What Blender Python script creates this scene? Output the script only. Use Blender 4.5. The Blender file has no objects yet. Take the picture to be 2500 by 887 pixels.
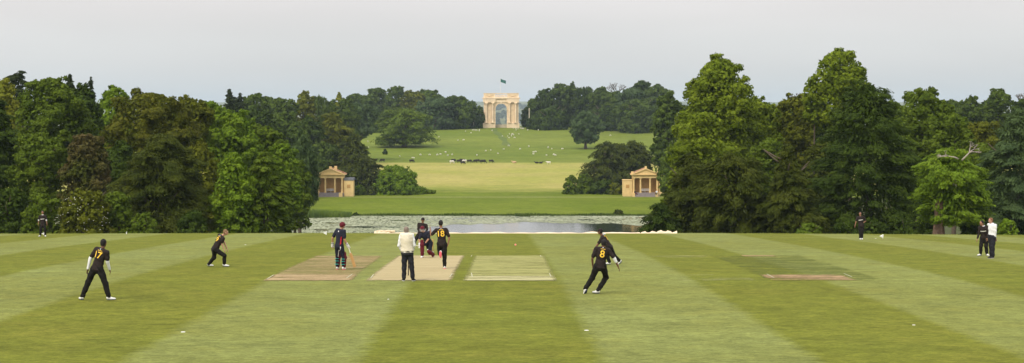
import bpy, bmesh, math, random
import numpy as np
from mathutils import Vector, Matrix, Euler
from mathutils.bvhtree import BVHTree

R_ = math.radians
scene = bpy.context.scene
COL = scene.collection
random.seed(7)

# ------------------------------------------------------------------ camera
F = 4175.0            # focal length in photo pixels (photo 2500 wide)
HZ = 255.0            # horizon row
cam_d = bpy.data.cameras.new('camera')
cam = bpy.data.objects.new('camera', cam_d)
COL.objects.link(cam)
cam.rotation_euler = (R_(90), 0, 0)
cam_d.sensor_width = 36.0
cam_d.lens = F / 2500.0 * 36.0
cam_d.shift_y = -(443.5 - HZ) / 2500.0
cam_d.clip_start = 0.5
cam_d.clip_end = 30000
scene.camera = cam

# ------------------------------------------------------------------ world
SUN_EL, SUN_AZ = 48.0, 215.0      # azimuth measured clockwise from +Y
w = bpy.data.worlds.new('World')
scene.world = w
w.use_nodes = True
nt = w.node_tree
nt.nodes.clear()
n_out = nt.nodes.new('ShaderNodeOutputWorld')
bg1 = nt.nodes.new('ShaderNodeBackground')
sky = nt.nodes.new('ShaderNodeTexSky')
sky.sky_type = 'NISHITA'
sky.sun_disc = False
sky.sun_elevation = R_(SUN_EL)
sky.sun_rotation = R_(SUN_AZ)
sky.dust_density = 4.0
sky.air_density = 1.0
nt.links.new(sky.outputs['Color'], bg1.inputs['Color'])
bg1.inputs['Strength'].default_value = 0.05
# overcast cloud layer: brighter towards the zenith, faint banks of cloud
geo = nt.nodes.new('ShaderNodeNewGeometry')
tc = nt.nodes.new('ShaderNodeTexCoord')
sep = nt.nodes.new('ShaderNodeSeparateXYZ')
nt.links.new(tc.outputs['Generated'], sep.inputs[0])
cr = nt.nodes.new('ShaderNodeValToRGB')
cr.color_ramp.interpolation = 'EASE'
e = cr.color_ramp.elements
e[0].position = 0.0;  e[0].color = (0.65, 0.70, 0.715, 1)
e[1].position = 1.0;  e[1].color = (1.60, 1.57, 1.53, 1)
e2 = cr.color_ramp.elements.new(0.030); e2.color = (0.72, 0.73, 0.73, 1)
e3 = cr.color_ramp.elements.new(0.065); e3.color = (0.76, 0.725, 0.725, 1)
e4 = cr.color_ramp.elements.new(0.35); e4.color = (1.02, 1.0, 0.98, 1)
nt.links.new(sep.outputs['Z'], cr.inputs['Fac'])
mp = nt.nodes.new('ShaderNodeMapping'); mp.inputs['Scale'].default_value = (1, 1, 6)
nz = nt.nodes.new('ShaderNodeTexNoise'); nz.inputs['Scale'].default_value = 3.0; nz.inputs['Detail'].default_value = 3
nt.links.new(tc.outputs['Generated'], mp.inputs[0]); nt.links.new(mp.outputs[0], nz.inputs['Vector'])
mr = nt.nodes.new('ShaderNodeMapRange'); mr.inputs['From Min'].default_value = .35; mr.inputs['From Max'].default_value = .65; mr.inputs['To Min'].default_value = 0.955; mr.inputs['To Max'].default_value = 1.035
nt.links.new(nz.outputs['Fac'], mr.inputs['Value'])
mm = nt.nodes.new('ShaderNodeVectorMath'); mm.operation = 'SCALE'
nt.links.new(cr.outputs['Color'], mm.inputs[0]); nt.links.new(mr.outputs['Result'], mm.inputs['Scale'])
bg2 = nt.nodes.new('ShaderNodeBackground'); bg2.inputs['Strength'].default_value = 0.92
nt.links.new(mm.outputs[0], bg2.inputs['Color'])
ad = nt.nodes.new('ShaderNodeAddShader')
nt.links.new(bg1.outputs[0], ad.inputs[0]); nt.links.new(bg2.outputs[0], ad.inputs[1])
nt.links.new(ad.outputs[0], n_out.inputs['Surface'])

sl = bpy.data.lights.new('sun', 'SUN')
sl.energy = 2.0; sl.angle = R_(14); sl.color = (1.0, 0.93, 0.80)
so = bpy.data.objects.new('sun', sl); COL.objects.link(so)
az, el = R_(SUN_AZ), R_(SUN_EL)
dv = Vector((math.sin(az) * math.cos(el), math.cos(az) * math.cos(el), math.sin(el)))
so.rotation_euler = dv.to_track_quat('Z', 'Y').to_euler()
so.location = (0, 0, 100)

scene.view_settings.view_transform = 'Standard'
scene.view_settings.look = 'None'
scene.view_settings.exposure = 0.0
scene.view_settings.gamma = 1.0
scene.cycles.use_denoising = True
scene.cycles.max_bounces = 5
scene.cycles.diffuse_bounces = 3
scene.cycles.transmission_bounces = 3
scene.cycles.transparent_max_bounces = 6
scene.cycles.volume_bounces = 0
scene.cycles.use_adaptive_sampling = True

# ------------------------------------------------------------------ terrain profile
PY = [(-80,-2.6),(0,-4.45),(20,-4.97),(35.8,-5.42),(50.9,-5.85),(61.8,-6.19),(74.6,-6.73),(88,-7.36),(103,-8.12),
      (112.8,-8.63),(120,-9.04),(130,-9.98),(150,-12.4),(200,-17.8),(250,-22.6),(300,-25.9),(335,-26.9),(380,-26.8),(389.5,-25.75),
      (392,-25.3),(400,-25.05),(440,-24.35),(452,-24.27),(475,-24.15),(640,-21.9),(730,-18.55),(900,-12.3),(930,-12.0),(1000,-14.5),
      (1300,-34),(2000,-66),(3500,-68),(5000,-52),(6500,-22),(8300,10),(8800,13),(9500,12)]
_x = np.array([p[0] for p in PY], float); _y = np.array([p[1] for p in PY], float)
_d = np.diff(_y) / np.diff(_x)
_m = np.zeros(len(_x)); _m[0] = _d[0]; _m[-1] = _d[-1]
for i in range(1, len(_x) - 1):
    if _d[i-1] * _d[i] <= 0: _m[i] = 0
    else:
        h0, h1 = _x[i] - _x[i-1], _x[i+1] - _x[i]
        w1, w2 = 2*h1 + h0, h1 + 2*h0
        _m[i] = (w1 + w2) / (w1/_d[i-1] + w2/_d[i])
def gz0(Y):
    Y = np.asarray(Y, float)
    i = np.clip(np.searchsorted(_x, Y) - 1, 0, len(_x) - 2)
    h = _x[i+1] - _x[i]; t = (Y - _x[i]) / h
    return ((2*t**3 - 3*t**2 + 1) * _y[i] + (t**3 - 2*t**2 + t) * h * _m[i] + (-2*t**3 + 3*t**2) * _y[i+1] + (t**3 - t**2) * h * _m[i+1])
def sst(a, b, x):
    t = np.clip((x - a) / (b - a), 0, 1); return t*t*(3 - 2*t)
def gz(X, Y):
    X = np.asarray(X, float); Y = np.asarray(Y, float)
    z = gz0(Y)
    side = np.maximum(sst(-50, -64, X), sst(37, 50, X))
    z = z + side * 4.0 * sst(230, 300, Y) * (1 - sst(400, 440, Y))
    # field falls a touch towards the right, small mound beyond it
    z = z - 0.0055 * np.maximum(X - 14, 0) * sst(80, 118, Y) * (1 - sst(118, 150, Y)) * 1.2
    z = z - 0.002 * np.maximum(-X - 14, 0) * sst(80, 118, Y) * (1 - sst(118, 150, Y))
    # distant relief
    far = sst(2500, 5000, Y)
    z = z + far * (9 * np.sin(X * 0.0017 + 1.3) + 5 * np.sin(X * 0.0041 + Y * 0.0006)) * (1 - 0.75 * sst(6500, 8500, Y))
    return z
def gzf(X, Y): return float(gz(X, Y))
_ty = np.arange(20, 119.5, 0.05); _tp = HZ + F * (-gz0(_ty)) / _ty
def Yof(py):        # depth of the cricket field under a photo row
    return float(np.interp(-py, -_tp, _ty))
_ty2 = np.arange(392, 925, 0.5); _tp2 = HZ + F * (-gz0(_ty2)) / _ty2
def Yfar(py):
    return float(np.interp(-py, -_tp2, _ty2))
def P(px, py, Y): return Vector(((px - 1250.0) / F * Y, Y, -(py - HZ) / F * Y))

# ------------------------------------------------------------------ helpers
def tag(o, label=None, cat=None, group=None, kind=None):
    if label: o['label'] = label
    if cat: o['category'] = cat
    if group: o['group'] = group
    if kind: o['kind'] = kind
    return o
def empty(name, loc, label=None, cat=None, group=None, rz=0):
    o = bpy.data.objects.new(name, None); COL.objects.link(o)
    o.location = loc; o.rotation_euler = (0, 0, rz); o.empty_display_size = 0.3
    return tag(o, label, cat, group)
def link(name, me, mat=None, parent=None, loc=None, smooth=False):
    o = bpy.data.objects.new(name, me); COL.objects.link(o)
    if mat is not None: me.materials.clear(); me.materials.append(mat)
    if parent is not None: o.parent = parent
    if loc is not None: o.location = loc
    if smooth: me.shade_smooth()
    return o
def np_mesh(name, V, Q):
    me = bpy.data.meshes.new(name)
    V = np.ascontiguousarray(V, np.float32); Q = np.ascontiguousarray(Q, np.int32)
    k = Q.shape[1]
    me.vertices.add(len(V)); me.vertices.foreach_set('co', V.ravel())
    me.loops.add(Q.size); me.loops.foreach_set('vertex_index', Q.ravel())
    me.polygons.add(len(Q)); me.polygons.foreach_set('loop_start', np.arange(0, Q.size, k, dtype=np.int32))
    me.update(calc_edges=True)
    return me
def copy_tree(o, loc, rz=None, sc=None):
    c = o.copy(); COL.objects.link(c); c.location = loc
    if rz is not None: c.rotation_euler = (0, 0, rz)
    if sc is not None: c.scale = sc
    for ch in list(o.children):
        d = ch.copy(); COL.objects.link(d); d.parent = c
        for g in list(ch.children):
            h = g.copy(); COL.objects.link(h); h.parent = d
    return c

_TS = bpy.data.scenes.new('workbench')
def eval_mesh(ob):
    _TS.collection.objects.link(ob)
    with bpy.context.temp_override(scene=_TS, view_layer=_TS.view_layers[0]):
        dg = bpy.context.evaluated_depsgraph_get(); dg.update()
    me = bpy.data.meshes.new_from_object(ob.evaluated_get(dg)); bpy.data.objects.remove(ob); return me
class MB:
    """collects solids into one mesh"""
    def __init__(s): s.b = bmesh.new()
    def box(s, x0, x1, y0, y1, z0, z1, bev=0):
        r = bmesh.ops.create_cube(s.b, size=1, matrix=Matrix.Translation(((x0+x1)/2, (y0+y1)/2, (z0+z1)/2)) @ Matrix.Diagonal((x1-x0, y1-y0, z1-z0, 1)))
        if bev:
            es = list({e for v in r['verts'] for e in v.link_edges})
            bmesh.ops.bevel(s.b, geom=es, offset=bev, segments=1, affect='EDGES')
        return s
    def prism(s, pts, y0, y1):        # outline in XZ, extruded along Y
        a = [s.b.verts.new((x, y0, z)) for x, z in pts]; b = [s.b.verts.new((x, y1, z)) for x, z in pts]
        n = len(pts)
        f = s.b.faces.new(a); g = s.b.faces.new(b[::-1])
        bmesh.ops.triangulate(s.b, faces=[f, g])
        for i in range(n): s.b.faces.new((a[(i+1) % n], a[i], b[i], b[(i+1) % n]))
        return s
    def lathe(s, prof, c, seg=20):    # prof: (r,z)
        rings = []
        for r, z in prof:
            rings.append([s.b.verts.new((c[0] + r*math.cos(2*math.pi*k/seg), c[1] + r*math.sin(2*math.pi*k/seg), c[2] + z)) for k in range(seg)])
        for i in range(len(rings) - 1):
            for k in range(seg):
                s.b.faces.new((rings[i][k], rings[i][(k+1) % seg], rings[i+1][(k+1) % seg], rings[i+1][k]))
        s.b.faces.new(rings[0][::-1]); s.b.faces.new(rings[-1])
        return s
    def tube(s, pts, rad, seg=8):
        pts = [Vector(p) for p in pts]; rings = []
        for i, p in enumerate(pts):
            d = (pts[min(i+1, len(pts)-1)] - pts[max(i-1, 0)]).normalized()
            u = d.cross(Vector((0, 0, 1)) if abs(d.z) < .9 else Vector((1, 0, 0))).normalized(); v = d.cross(u)
            r = rad[i] if hasattr(rad, '__len__') else rad
            rings.append([s.b.verts.new(p + (u*math.cos(2*math.pi*k/seg) + v*math.sin(2*math.pi*k/seg)) * r) for k in range(seg)])
        for i in range(len(rings) - 1):
            for k in range(seg):
                s.b.faces.new((rings[i][(k+1) % seg], rings[i][k], rings[i+1][k], rings[i+1][(k+1) % seg]))
        s.b.faces.new(rings[0]); s.b.faces.new(rings[-1][::-1])
        return s
    def ell(s, c, r, M=None, seg=20, rg=12):
        mat = Matrix.Translation(c) @ (M.to_4x4() if M is not None else Matrix()) @ Matrix.Diagonal((r[0], r[1], r[2], 1))
        nv, nf = s.b.verts.new, s.b.faces.new
        top = nv(mat @ Vector((0, 0, 1))); bot = nv(mat @ Vector((0, 0, -1))); rings = []
        for i in range(1, rg):
            t_ = math.pi*i/rg; st_, ct_ = math.sin(t_), math.cos(t_)
            rings.append([nv(mat @ Vector((st_*math.cos(2*math.pi*k/seg), st_*math.sin(2*math.pi*k/seg), ct_))) for k in range(seg)])
        for k in range(seg):
            k2 = (k+1) % seg
            nf((top, rings[0][k], rings[0][k2])); nf((bot, rings[-1][k2], rings[-1][k]))
            for i in range(len(rings)-1): nf((rings[i][k], rings[i+1][k], rings[i+1][k2], rings[i][k2]))
        return s
    def cap(s, a, b, ra, rb, seg=16):  # rounded tapered limb
        a = Vector(a); b = Vector(b)
        s.ell(a, (ra,)*3, seg=seg, rg=10); s.ell(b, (rb,)*3, seg=seg, rg=10)
        d = b - a
        if d.length > 1e-4:
            q = d.to_track_quat('Z', 'Y').to_matrix()
            A_ = [s.b.verts.new(a + q @ Vector((ra*math.cos(2*math.pi*k/seg), ra*math.sin(2*math.pi*k/seg), 0))) for k in range(seg)]
            B_ = [s.b.verts.new(b + q @ Vector((rb*math.cos(2*math.pi*k/seg), rb*math.sin(2*math.pi*k/seg), 0))) for k in range(seg)]
            for k in range(seg): s.b.faces.new((A_[k], A_[(k+1) % seg], B_[(k+1) % seg], B_[k]))
            s.b.faces.new(A_[::-1]); s.b.faces.new(B_)
        return s
    def mesh(s, name):
        bmesh.ops.recalc_face_normals(s.b, faces=s.b.faces)
        me = bpy.data.meshes.new(name); s.b.to_mesh(me); s.b.free(); return me
    def build(s, name, mat=None, parent=None, loc=None, smooth=False):
        return link(name, s.mesh(name), mat, parent, loc, smooth)

# ------------------------------------------------------------------ materials
MATS = {}
def _base(name):
    m = bpy.data.materials.new(name); m.use_nodes = True
    t = m.node_tree; t.nodes.clear()
    o = t.nodes.new('ShaderNodeOutputMaterial'); b = t.nodes.new('ShaderNodeBsdfPrincipled')
    t.links.new(b.outputs[0], o.inputs['Surface'])
    return m, t, o, b
def N(t, kind, **kw):
    n = t.nodes.new(kind)
    for k, v in kw.items():
        if k in n.inputs: n.inputs[k].default_value = v
        else: setattr(n, k, v)
    return n
def noise(t, vec, scale, detail=4, rough=.6):
    n = t.nodes.new('ShaderNodeTexNoise'); n.inputs['Scale'].default_value = scale; n.inputs['Detail'].default_value = detail
    n.inputs['Roughness'].default_value = rough
    t.links.new(vec, n.inputs['Vector']); return n.outputs['Fac']
def ramp(t, fac, a, b, lo=.35, hi=.65):
    r = t.nodes.new('ShaderNodeMapRange'); r.inputs['From Min'].default_value = lo; r.inputs['From Max'].default_value = hi
    r.inputs['To Min'].default_value = a; r.inputs['To Max'].default_value = b
    t.links.new(fac, r.inputs['Value']); return r.outputs['Result']
def mixc(t, fac, a, b, mode='MIX'):
    m = t.nodes.new('ShaderNodeMix'); m.data_type = 'RGBA'; m.blend_type = mode
    for val, sock in ((fac, m.inputs['Factor']), (a, m.inputs['A']), (b, m.inputs['B'])):
        pass
    fi = [i for i in m.inputs if i.name == 'Factor'][0]
    ai = [i for i in m.inputs if i.name == 'A' and i.type == 'RGBA'][0]
    bi = [i for i in m.inputs if i.name == 'B' and i.type == 'RGBA'][0]
    for val, sock in ((fac, fi), (a, ai), (b, bi)):
        if isinstance(val, (int, float)): sock.default_value = val
        elif isinstance(val, tuple): sock.default_value = (*val[:3], 1)
        else: t.links.new(val, sock)
    return [o for o in m.outputs if o.type == 'RGBA'][0]
def math_(t, op, a, b=0.0):
    m = t.nodes.new('ShaderNodeMath'); m.operation = op
    for v, s in ((a, m.inputs[0]), (b, m.inputs[1])):
        if isinstance(v, (int, float)): s.default_value = v
        else: t.links.new(v, s)
    return m.outputs[0]
def mat(name, col, rough=.8, var=.18, scale=3.0, spec=.3, bump=0.0, bscale=20):
    if name in MATS: return MATS[name]
    m, t, o, b = _base(name)
    tcn = t.nodes.new('ShaderNodeTexCoord')
    f = noise(t, tcn.outputs['Object'], scale, 5)
    c = mixc(t, ramp(t, f, 0, 1, .3, .7), tuple(x*(1-var) for x in col), tuple(min(1, x*(1+var)) for x in col))
    t.links.new(c, b.inputs['Base Color'])
    b.inputs['Roughness'].default_value = rough; b.inputs['Specular IOR Level'].default_value = spec
    if bump:
        bn = t.nodes.new('ShaderNodeBump'); bn.inputs['Strength'].default_value = bump; bn.inputs['Distance'].default_value = .02
        t.links.new(noise(t, tcn.outputs['Object'], bscale, 4), bn.inputs['Height']); t.links.new(bn.outputs[0], b.inputs['Normal'])
    MATS[name] = m; return m
def leafmat(name, col, trans=.22, vscale=.55, alt=None):
    if name in MATS: return MATS[name]
    m, t, o, b = _base(name)
    g = t.nodes.new('ShaderNodeNewGeometry'); tcn = t.nodes.new('ShaderNodeTexCoord')
    big = ramp(t, noise(t, tcn.outputs['Object'], vscale, 3), 0, 1, .35, .65)
    alt = alt or (col[0]*1.35, col[1]*1.2, col[2]*.9)
    c = mixc(t, big, tuple(x*.82 for x in col), alt)
    rnd = ramp(t, g.outputs['Random Per Island'], .92, 1.26, 0, 1)
    sc_ = t.nodes.new('ShaderNodeVectorMath'); sc_.operation = 'SCALE'
    t.links.new(c, sc_.inputs[0]); t.links.new(rnd, sc_.inputs['Scale'])
    t.links.new(sc_.outputs[0], b.inputs['Base Color'])
    b.inputs['Roughness'].default_value = .7; b.inputs['Specular IOR Level'].default_value = .06
    tr = t.nodes.new('ShaderNodeBsdfTranslucent'); t.links.new(sc_.outputs[0], tr.inputs['Color'])
    mx = t.nodes.new('ShaderNodeMixShader'); mx.inputs[0].default_value = trans
    t.links.new(b.outputs[0], mx.inputs[1]); t.links.new(tr.outputs[0], mx.inputs[2]); t.links.new(mx.outputs[0], o.inputs['Surface'])
    MATS[name] = m; return m

def grass_mat(name, ca, cb, stripes=False, scales=(.15, 1.2, 9, 45), mott=.35, near=None):
    """ca/cb: two tones mixed by patches; with stripes they are the two mowing directions"""
    m, t, o, b = _base(name)
    tcn = t.nodes.new('ShaderNodeTexCoord'); P0 = tcn.outputs['Object']
    n1 = noise(t, P0, scales[0], 5); n2 = noise(t, P0, scales[1], 5, .65)
    mpn = N(t, 'ShaderNodeMapping'); mpn.inputs['Scale'].default_value = (.6, 1, 1); t.links.new(P0, mpn.inputs[0])
    n3 = noise(t, mpn.outputs[0], scales[2], 5, .7); n4 = noise(t, mpn.outputs[0], scales[3], 3, .7)
    if stripes:
        uv = t.nodes.new('ShaderNodeUVMap'); uv.uv_map = 'mow'
        sp = t.nodes.new('ShaderNodeSeparateXYZ'); t.links.new(uv.outputs[0], sp.inputs[0])
        wob = math_(t, 'ADD', sp.outputs[0], ramp(t, noise(t, P0, 1.5, 4), -.02, .02))
        fr = math_(t, 'PINGPONG', wob, 1.0)          # 0 at even, 1 at odd boundaries
        # boundary between neighbouring cuts at x.5
        s = ramp(t, fr, 0, 1, .46, .54)
        col = mixc(t, s, ca, cb)
        col = mixc(t, ramp(t, n1, 0, .35), col, (ca[0]*1.12, ca[1]*.98, ca[2]*.9))
    else:
        col = mixc(t, ramp(t, n1, 0, 1, .35, .65), ca, cb)
    if near:      # longer green grass near the low edge of the meadow
        sy = t.nodes.new('ShaderNodeSeparateXYZ'); t.links.new(P0, sy.inputs[0])
        yy_ = math_(t, 'ADD', sy.outputs[1], ramp(t, n1, -14, 14))
        col = mixc(t, ramp(t, yy_, 1, 0, near[1], near[2]), col, near[0])
    v = math_(t, 'MULTIPLY', ramp(t, n2, 1 - mott*.4, 1 + mott*.4, .3, .7), ramp(t, n3, 1 - mott*.7, 1 + mott*.7, .28, .72))
    v = math_(t, 'MULTIPLY', v, ramp(t, n4, 1 - mott*.55, 1 + mott*.55, .25, .75))
    v = math_(t, 'MULTIPLY', v, ramp(t, noise(t, mpn.outputs[0], scales[2]*.55, 2, .4), 1.0, .72, .66, .74))
    mpl = N(t, 'ShaderNodeMapping'); mpl.inputs['Scale'].default_value = (.12, 1, 1); t.links.new(P0, mpl.inputs[0])
    v = math_(t, 'MULTIPLY', v, ramp(t, noise(t, mpl.outputs[0], scales[1]*.45, 3), .95, 1.06, .35, .65))
    col = mixc(t, ramp(t, noise(t, P0, scales[1]*.5, 4), 0, .30, .5, .7), col, (ca[0]*1.25, ca[1]*1.02, max(ca[2], .02)*1.3))
    sc_ = t.nodes.new('ShaderNodeVectorMath'); sc_.operation = 'SCALE'
    t.links.new(col, sc_.inputs[0]); t.links.new(v, sc_.inputs['Scale'])
    t.links.new(sc_.outputs[0], b.inputs['Base Color'])
    b.inputs['Roughness'].default_value = .9; b.inputs['Specular IOR Level'].default_value = .05
    bn = t.nodes.new('ShaderNodeBump'); bn.inputs['Strength'].default_value = .5; bn.inputs['Distance'].default_value = .04
    t.links.new(n3, bn.inputs['Height']); t.links.new(bn.outputs[0], b.inputs['Normal'])
    MATS[name] = m
    return m

# ------------------------------------------------------------------ ground
def sheet(name, ys, xs, material, dz=0.0, uv=False, zfun=gz):
    X, Yg = np.meshgrid(np.array(xs, float), np.array(ys, float))
    Z = zfun(X, Yg) + dz
    V = np.stack([X.ravel(), Yg.ravel(), Z.ravel()], 1)
    ny, nx = X.shape
    idx = np.arange(ny*nx).reshape(ny, nx)
    Q = np.stack([idx[:-1, :-1].ravel(), idx[:-1, 1:].ravel(), idx[1:, 1:].ravel(), idx[1:, :-1].ravel()], 1)
    me = np_mesh(name, V, Q)
    if uv:
        B = np.array([-42.1,-37.2,-32.3,-27.4,-22.5,-17.7,-13,-7.85,-2.9,2.3,6.9,11.4,16.2,21.2,25.6,29.3,33.8,38.5,43.3])
        I = np.arange(len(B)) - 8.5      # centre dark cut (between index 8 and 9) spans -0.5..0.5
        u = np.interp(V[:, 0] + .0103 * V[:, 1], B, I)
        lay = me.uv_layers.new(name='mow')
        li = Q.ravel()
        arr = np.stack([u[li] + 100.0, np.zeros(len(li))], 1).astype(np.float32)
        lay.data.foreach_set('uv', arr.ravel())
    o = link(name, me, material, smooth=True)
    tag(o, kind='structure')
    return o
DARKG, LIGHTG = (.132, .148, .019), (.183, .204, .058)
m_field = grass_mat('outfield_grass', DARKG, LIGHTG, stripes=True, scales=(.12, .9, 5, 20), mott=.45)
m_bank = grass_mat('bank_grass', (.098, .135, .008), (.130, .165, .014), scales=(.06, .35, 2.0, 9), mott=.35)
m_hay = grass_mat('hay_grass', (.235, .25, .045), (.32, .285, .085), scales=(.03, .25, 1.2, 5), mott=.3, near=((.135, .165, .022), 462, 508))
m_past = grass_mat('pasture_grass', (.105, .145, .016), (.150, .180, .028), scales=(.012, .1, .6, 2.5), mott=.3)
m_wood = grass_mat('woodland_floor', (.05, .065, .02), (.07, .075, .03), scales=(.05, .4, 2, 9), mott=.3)
m_dist = grass_mat('distant_land', (.06, .085, .03), (.19, .19, .08), scales=(.0022, .012, .05, .2), mott=.4)
sheet('cricket_field', np.concatenate([np.arange(-60, 20, 4), np.arange(20, 132.01, .8)]), np.concatenate([np.arange(-80,-44,4), np.arange(-44, 45, 1.0), np.arange(48, 81, 4)]), m_field, uv=True)
xsw = np.concatenate([np.arange(-900, -100, 50), np.arange(-100, 101, 4), np.arange(150, 901, 50)])
sheet('slope', np.arange(132.01, 392.1, 4.0)[:-1].tolist() + [392.0], xsw, m_wood)
sheet('lake_bank', np.arange(392, 470.1, 3), xsw, m_bank)
sheet('hay_meadow', np.linspace(470, 641, 40), xsw, m_hay)
sheet('pasture', np.linspace(641, 960, 60), xsw, m_past)
sheet('distant_hills', np.concatenate([np.linspace(960, 2000, 14), np.linspace(2150, 9500, 40)]), np.linspace(-4500, 4500, 90), m_dist)
xo = np.array([-900, -500, -200, -80.0])
sheet('side_ground', np.arange(-60, 132.1, 8).tolist() + [132.01], xo, m_wood)
sheet('side_ground', np.arange(-60, 132.1, 8).tolist() + [132.01], -xo[::-1], m_wood)
# path in front of the pavilions
m_path = mat('gravel_path_mat', (.27, .26, .12), .9, .15, 2)
sheet('gravel_path', [446.8, 448.0], np.arange(-70, 71, 4), m_path, dz=.03)
# worn line up to the arch
m_track = grass_mat('track_grass', (.09, .13, .03), (.12, .15, .04), scales=(.05, .3, 1, 3), mott=.3)
me_pts = []
for i in range(25):
    yy = 745 + (895 - 745) * i / 24
    xc = -2.5 - 7.2 * sst(0, 1, i/24.) ** 1
    wd = 1.5 + .5*math.sin(i)
    for sx in (-1, 1):
        me_pts.append((xc + sx*wd, yy, gzf(0, yy) + .05))
V = np.array(me_pts); Q = np.array([(2*i, 2*i+1, 2*i+3, 2*i+2) for i in range(24)])
tag(link('grass_track', np_mesh('grass_track', V, Q), m_track), kind='structure')

# water
mw, t, o, b = _base('lake_water_mat')
b.inputs['Base Color'].default_value = (.02, .03, .025, 1); b.inputs['Roughness'].default_value = .06
b.inputs['IOR'].default_value = 1.33; b.inputs['Specular IOR Level'].default_value = .5
tcn = t.nodes.new('ShaderNodeTexCoord')
mpn = N(t, 'ShaderNodeMapping'); mpn.inputs['Scale'].default_value = (.5, 1.6, 1); t.links.new(tcn.outputs['Object'], mpn.inputs[0])
bn = t.nodes.new('ShaderNodeBump'); bn.inputs['Strength'].default_value = .12; bn.inputs['Distance'].default_value = .05
t.links.new(noise(t, mpn.outputs[0], 1.6, 5), bn.inputs['Height']); t.links.new(bn.outputs[0], b.inputs['Normal'])
lw = MB().box(-66, 52, 296, 393, -25.9, -25.5).build('lake_water', mw); tag(lw, kind='structure')

# ------------------------------------------------------------------ worn pitches
def pitch_mat(name, ca, cb, cover, edge_noise=.5, scale=(.45, 1.6), patch=None):
    m, t, o, b = _base(name)
    tcn = t.nodes.new('ShaderNodeTexCoord'); P0 = tcn.outputs['Object']
    mpn = N(t, 'ShaderNodeMapping'); mpn.inputs['Scale'].default_value = (.35, 1.5, 1); t.links.new(P0, mpn.inputs[0])
    n1 = noise(t, mpn.outputs[0], 1.4, 6, .7); n2 = noise(t, mpn.outputs[0], 14, 4, .7)
    c = mixc(t, ramp(t, n1, 0, 1, .35, .65), ca, cb)
    c = mixc(t, ramp(t, n2, 0, .4), c, (ca[0]*.6, ca[1]*.75, ca[2]*.6))
    t.links.new(c, b.inputs['Base Color']); b.inputs['Roughness'].default_value = .9; b.inputs['Specular IOR Level'].default_value = .1
    uv = t.nodes.new('ShaderNodeUVMap'); uv.uv_map = 'q'
    sp = t.nodes.new('ShaderNodeSeparateXYZ'); t.links.new(uv.outputs[0], sp.inputs[0])
    def edge(s, wd):
        d = math_(t, 'MINIMUM', s, math_(t, 'SUBTRACT', 1.0, s)); d = math_(t, 'ADD', d, ramp(t, noise(t, P0, 2.5, 4), -.018, .008))
        return ramp(t, d, 0, 1, 0, wd)
    a = math_(t, 'MULTIPLY', edge(sp.outputs[0], .06), edge(sp.outputs[1], .03))
    n3 = math_(t, 'MULTIPLY', math_(t, 'ADD', noise(t, mpn.outputs[0], .8, 5, .65), noise(t, mpn.outputs[0], 5.0, 5, .75)), .5)
    a = math_(t, 'MULTIPLY', a, ramp(t, math_(t, 'ADD', n3, cover), 1 - edge_noise, 1, .42, .58))
    if patch == 'ends':      # bare only near both ends
        v = math_(t, 'ABSOLUTE', math_(t, 'SUBTRACT', sp.outputs[1], .5))
        a = math_(t, 'MULTIPLY', a, ramp(t, math_(t, 'ADD', v, math_(t, 'MULTIPLY', n1, .1)), .35, 1, .42, .52))
    if patch == 'spots':
        v = math_(t, 'ABSOLUTE', math_(t, 'SUBTRACT', sp.outputs[1], .5))
        a = math_(t, 'MULTIPLY', a, ramp(t, math_(t, 'ADD', v, math_(t, 'MULTIPLY', n1, .16)), 0, 1, .50, .55))
        a = math_(t, 'MULTIPLY', a, ramp(t, n1, 0, 1, .46, .54))
    tr = t.nodes.new('ShaderNodeBsdfTransparent'); mx = t.nodes.new('ShaderNodeMixShader')
    t.links.new(a, mx.inputs[0]); t.links.new(tr.outputs[0], mx.inputs[1]); t.links.new(b.outputs[0], mx.inputs[2]); t.links.new(mx.outputs[0], o.inputs['Surface'])
    return m
def rect_sheet(name, x0, x1, y0, y1, m, dz, skew=0.0):
    xs = np.linspace(x0, x1, 7); ys = np.linspace(y0, y1, 40)
    X, Yg = np.meshgrid(xs, ys); X2 = X - skew * (Yg - y0)
    Z = gz(X2, Yg) + dz
    V = np.stack([X2.ravel(), Yg.ravel(), Z.ravel()], 1)
    ny, nx = X.shape; idx = np.arange(ny*nx).reshape(ny, nx)
    Q = np.stack([idx[:-1, :-1].ravel(), idx[:-1, 1:].ravel(), idx[1:, 1:].ravel(), idx[1:, :-1].ravel()], 1)
    me = np_mesh(name, V, Q)
    lay = me.uv_layers.new(name='q'); li = Q.ravel()
    U = np.stack([(X.ravel() - x0)/(x1-x0), (Yg.ravel()-y0)/(y1-y0)], 1)[li].astype(np.float32)
    lay.data.foreach_set('uv', U.ravel())
    o = link(name, me, m); tag(o, kind='structure'); return o
YN, YF = Yof(687), Yof(624)
rect_sheet('pitch_strip', -5.12, -2.02, YN, YF, pitch_mat('match_pitch', (.38, .30, .16), (.46, .37, .21), .25, .25), .012, .004)
rect_sheet('pitch_strip', -8.65, -5.5, YN, YF, pitch_mat('old_pitch', (.37, .26, .13), (.27, .22, .085), .005, .8), .012, .015)
rect_sheet('pitch_strip', -8.65, -5.5, YN + .15, YN + 3.4, pitch_mat('old_pitch_end', (.45, .32, .18), (.38, .27, .14), .03, .85), .018, .015)
rect_sheet('pitch_strip', -1.72, 1.58, YN, YF, pitch_mat('spare_pitch', (.28, .275, .085), (.36, .33, .13), .05, .65), .012, .002)
rect_sheet('pitch_strip', -1.72, 1.58, YN + .1, YN + 2.6, pitch_mat('spare_pitch_end', (.46, .41, .22), (.40, .37, .18), .05, .75), .018, .002)
rect_sheet('pitch_strip', 5.7, 8.5, YN, YF, pitch_mat('green_pitch', (.44, .38, .2), (.34, .33, .13), .0, .9, patch='spots'), .012, -.02)
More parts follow.
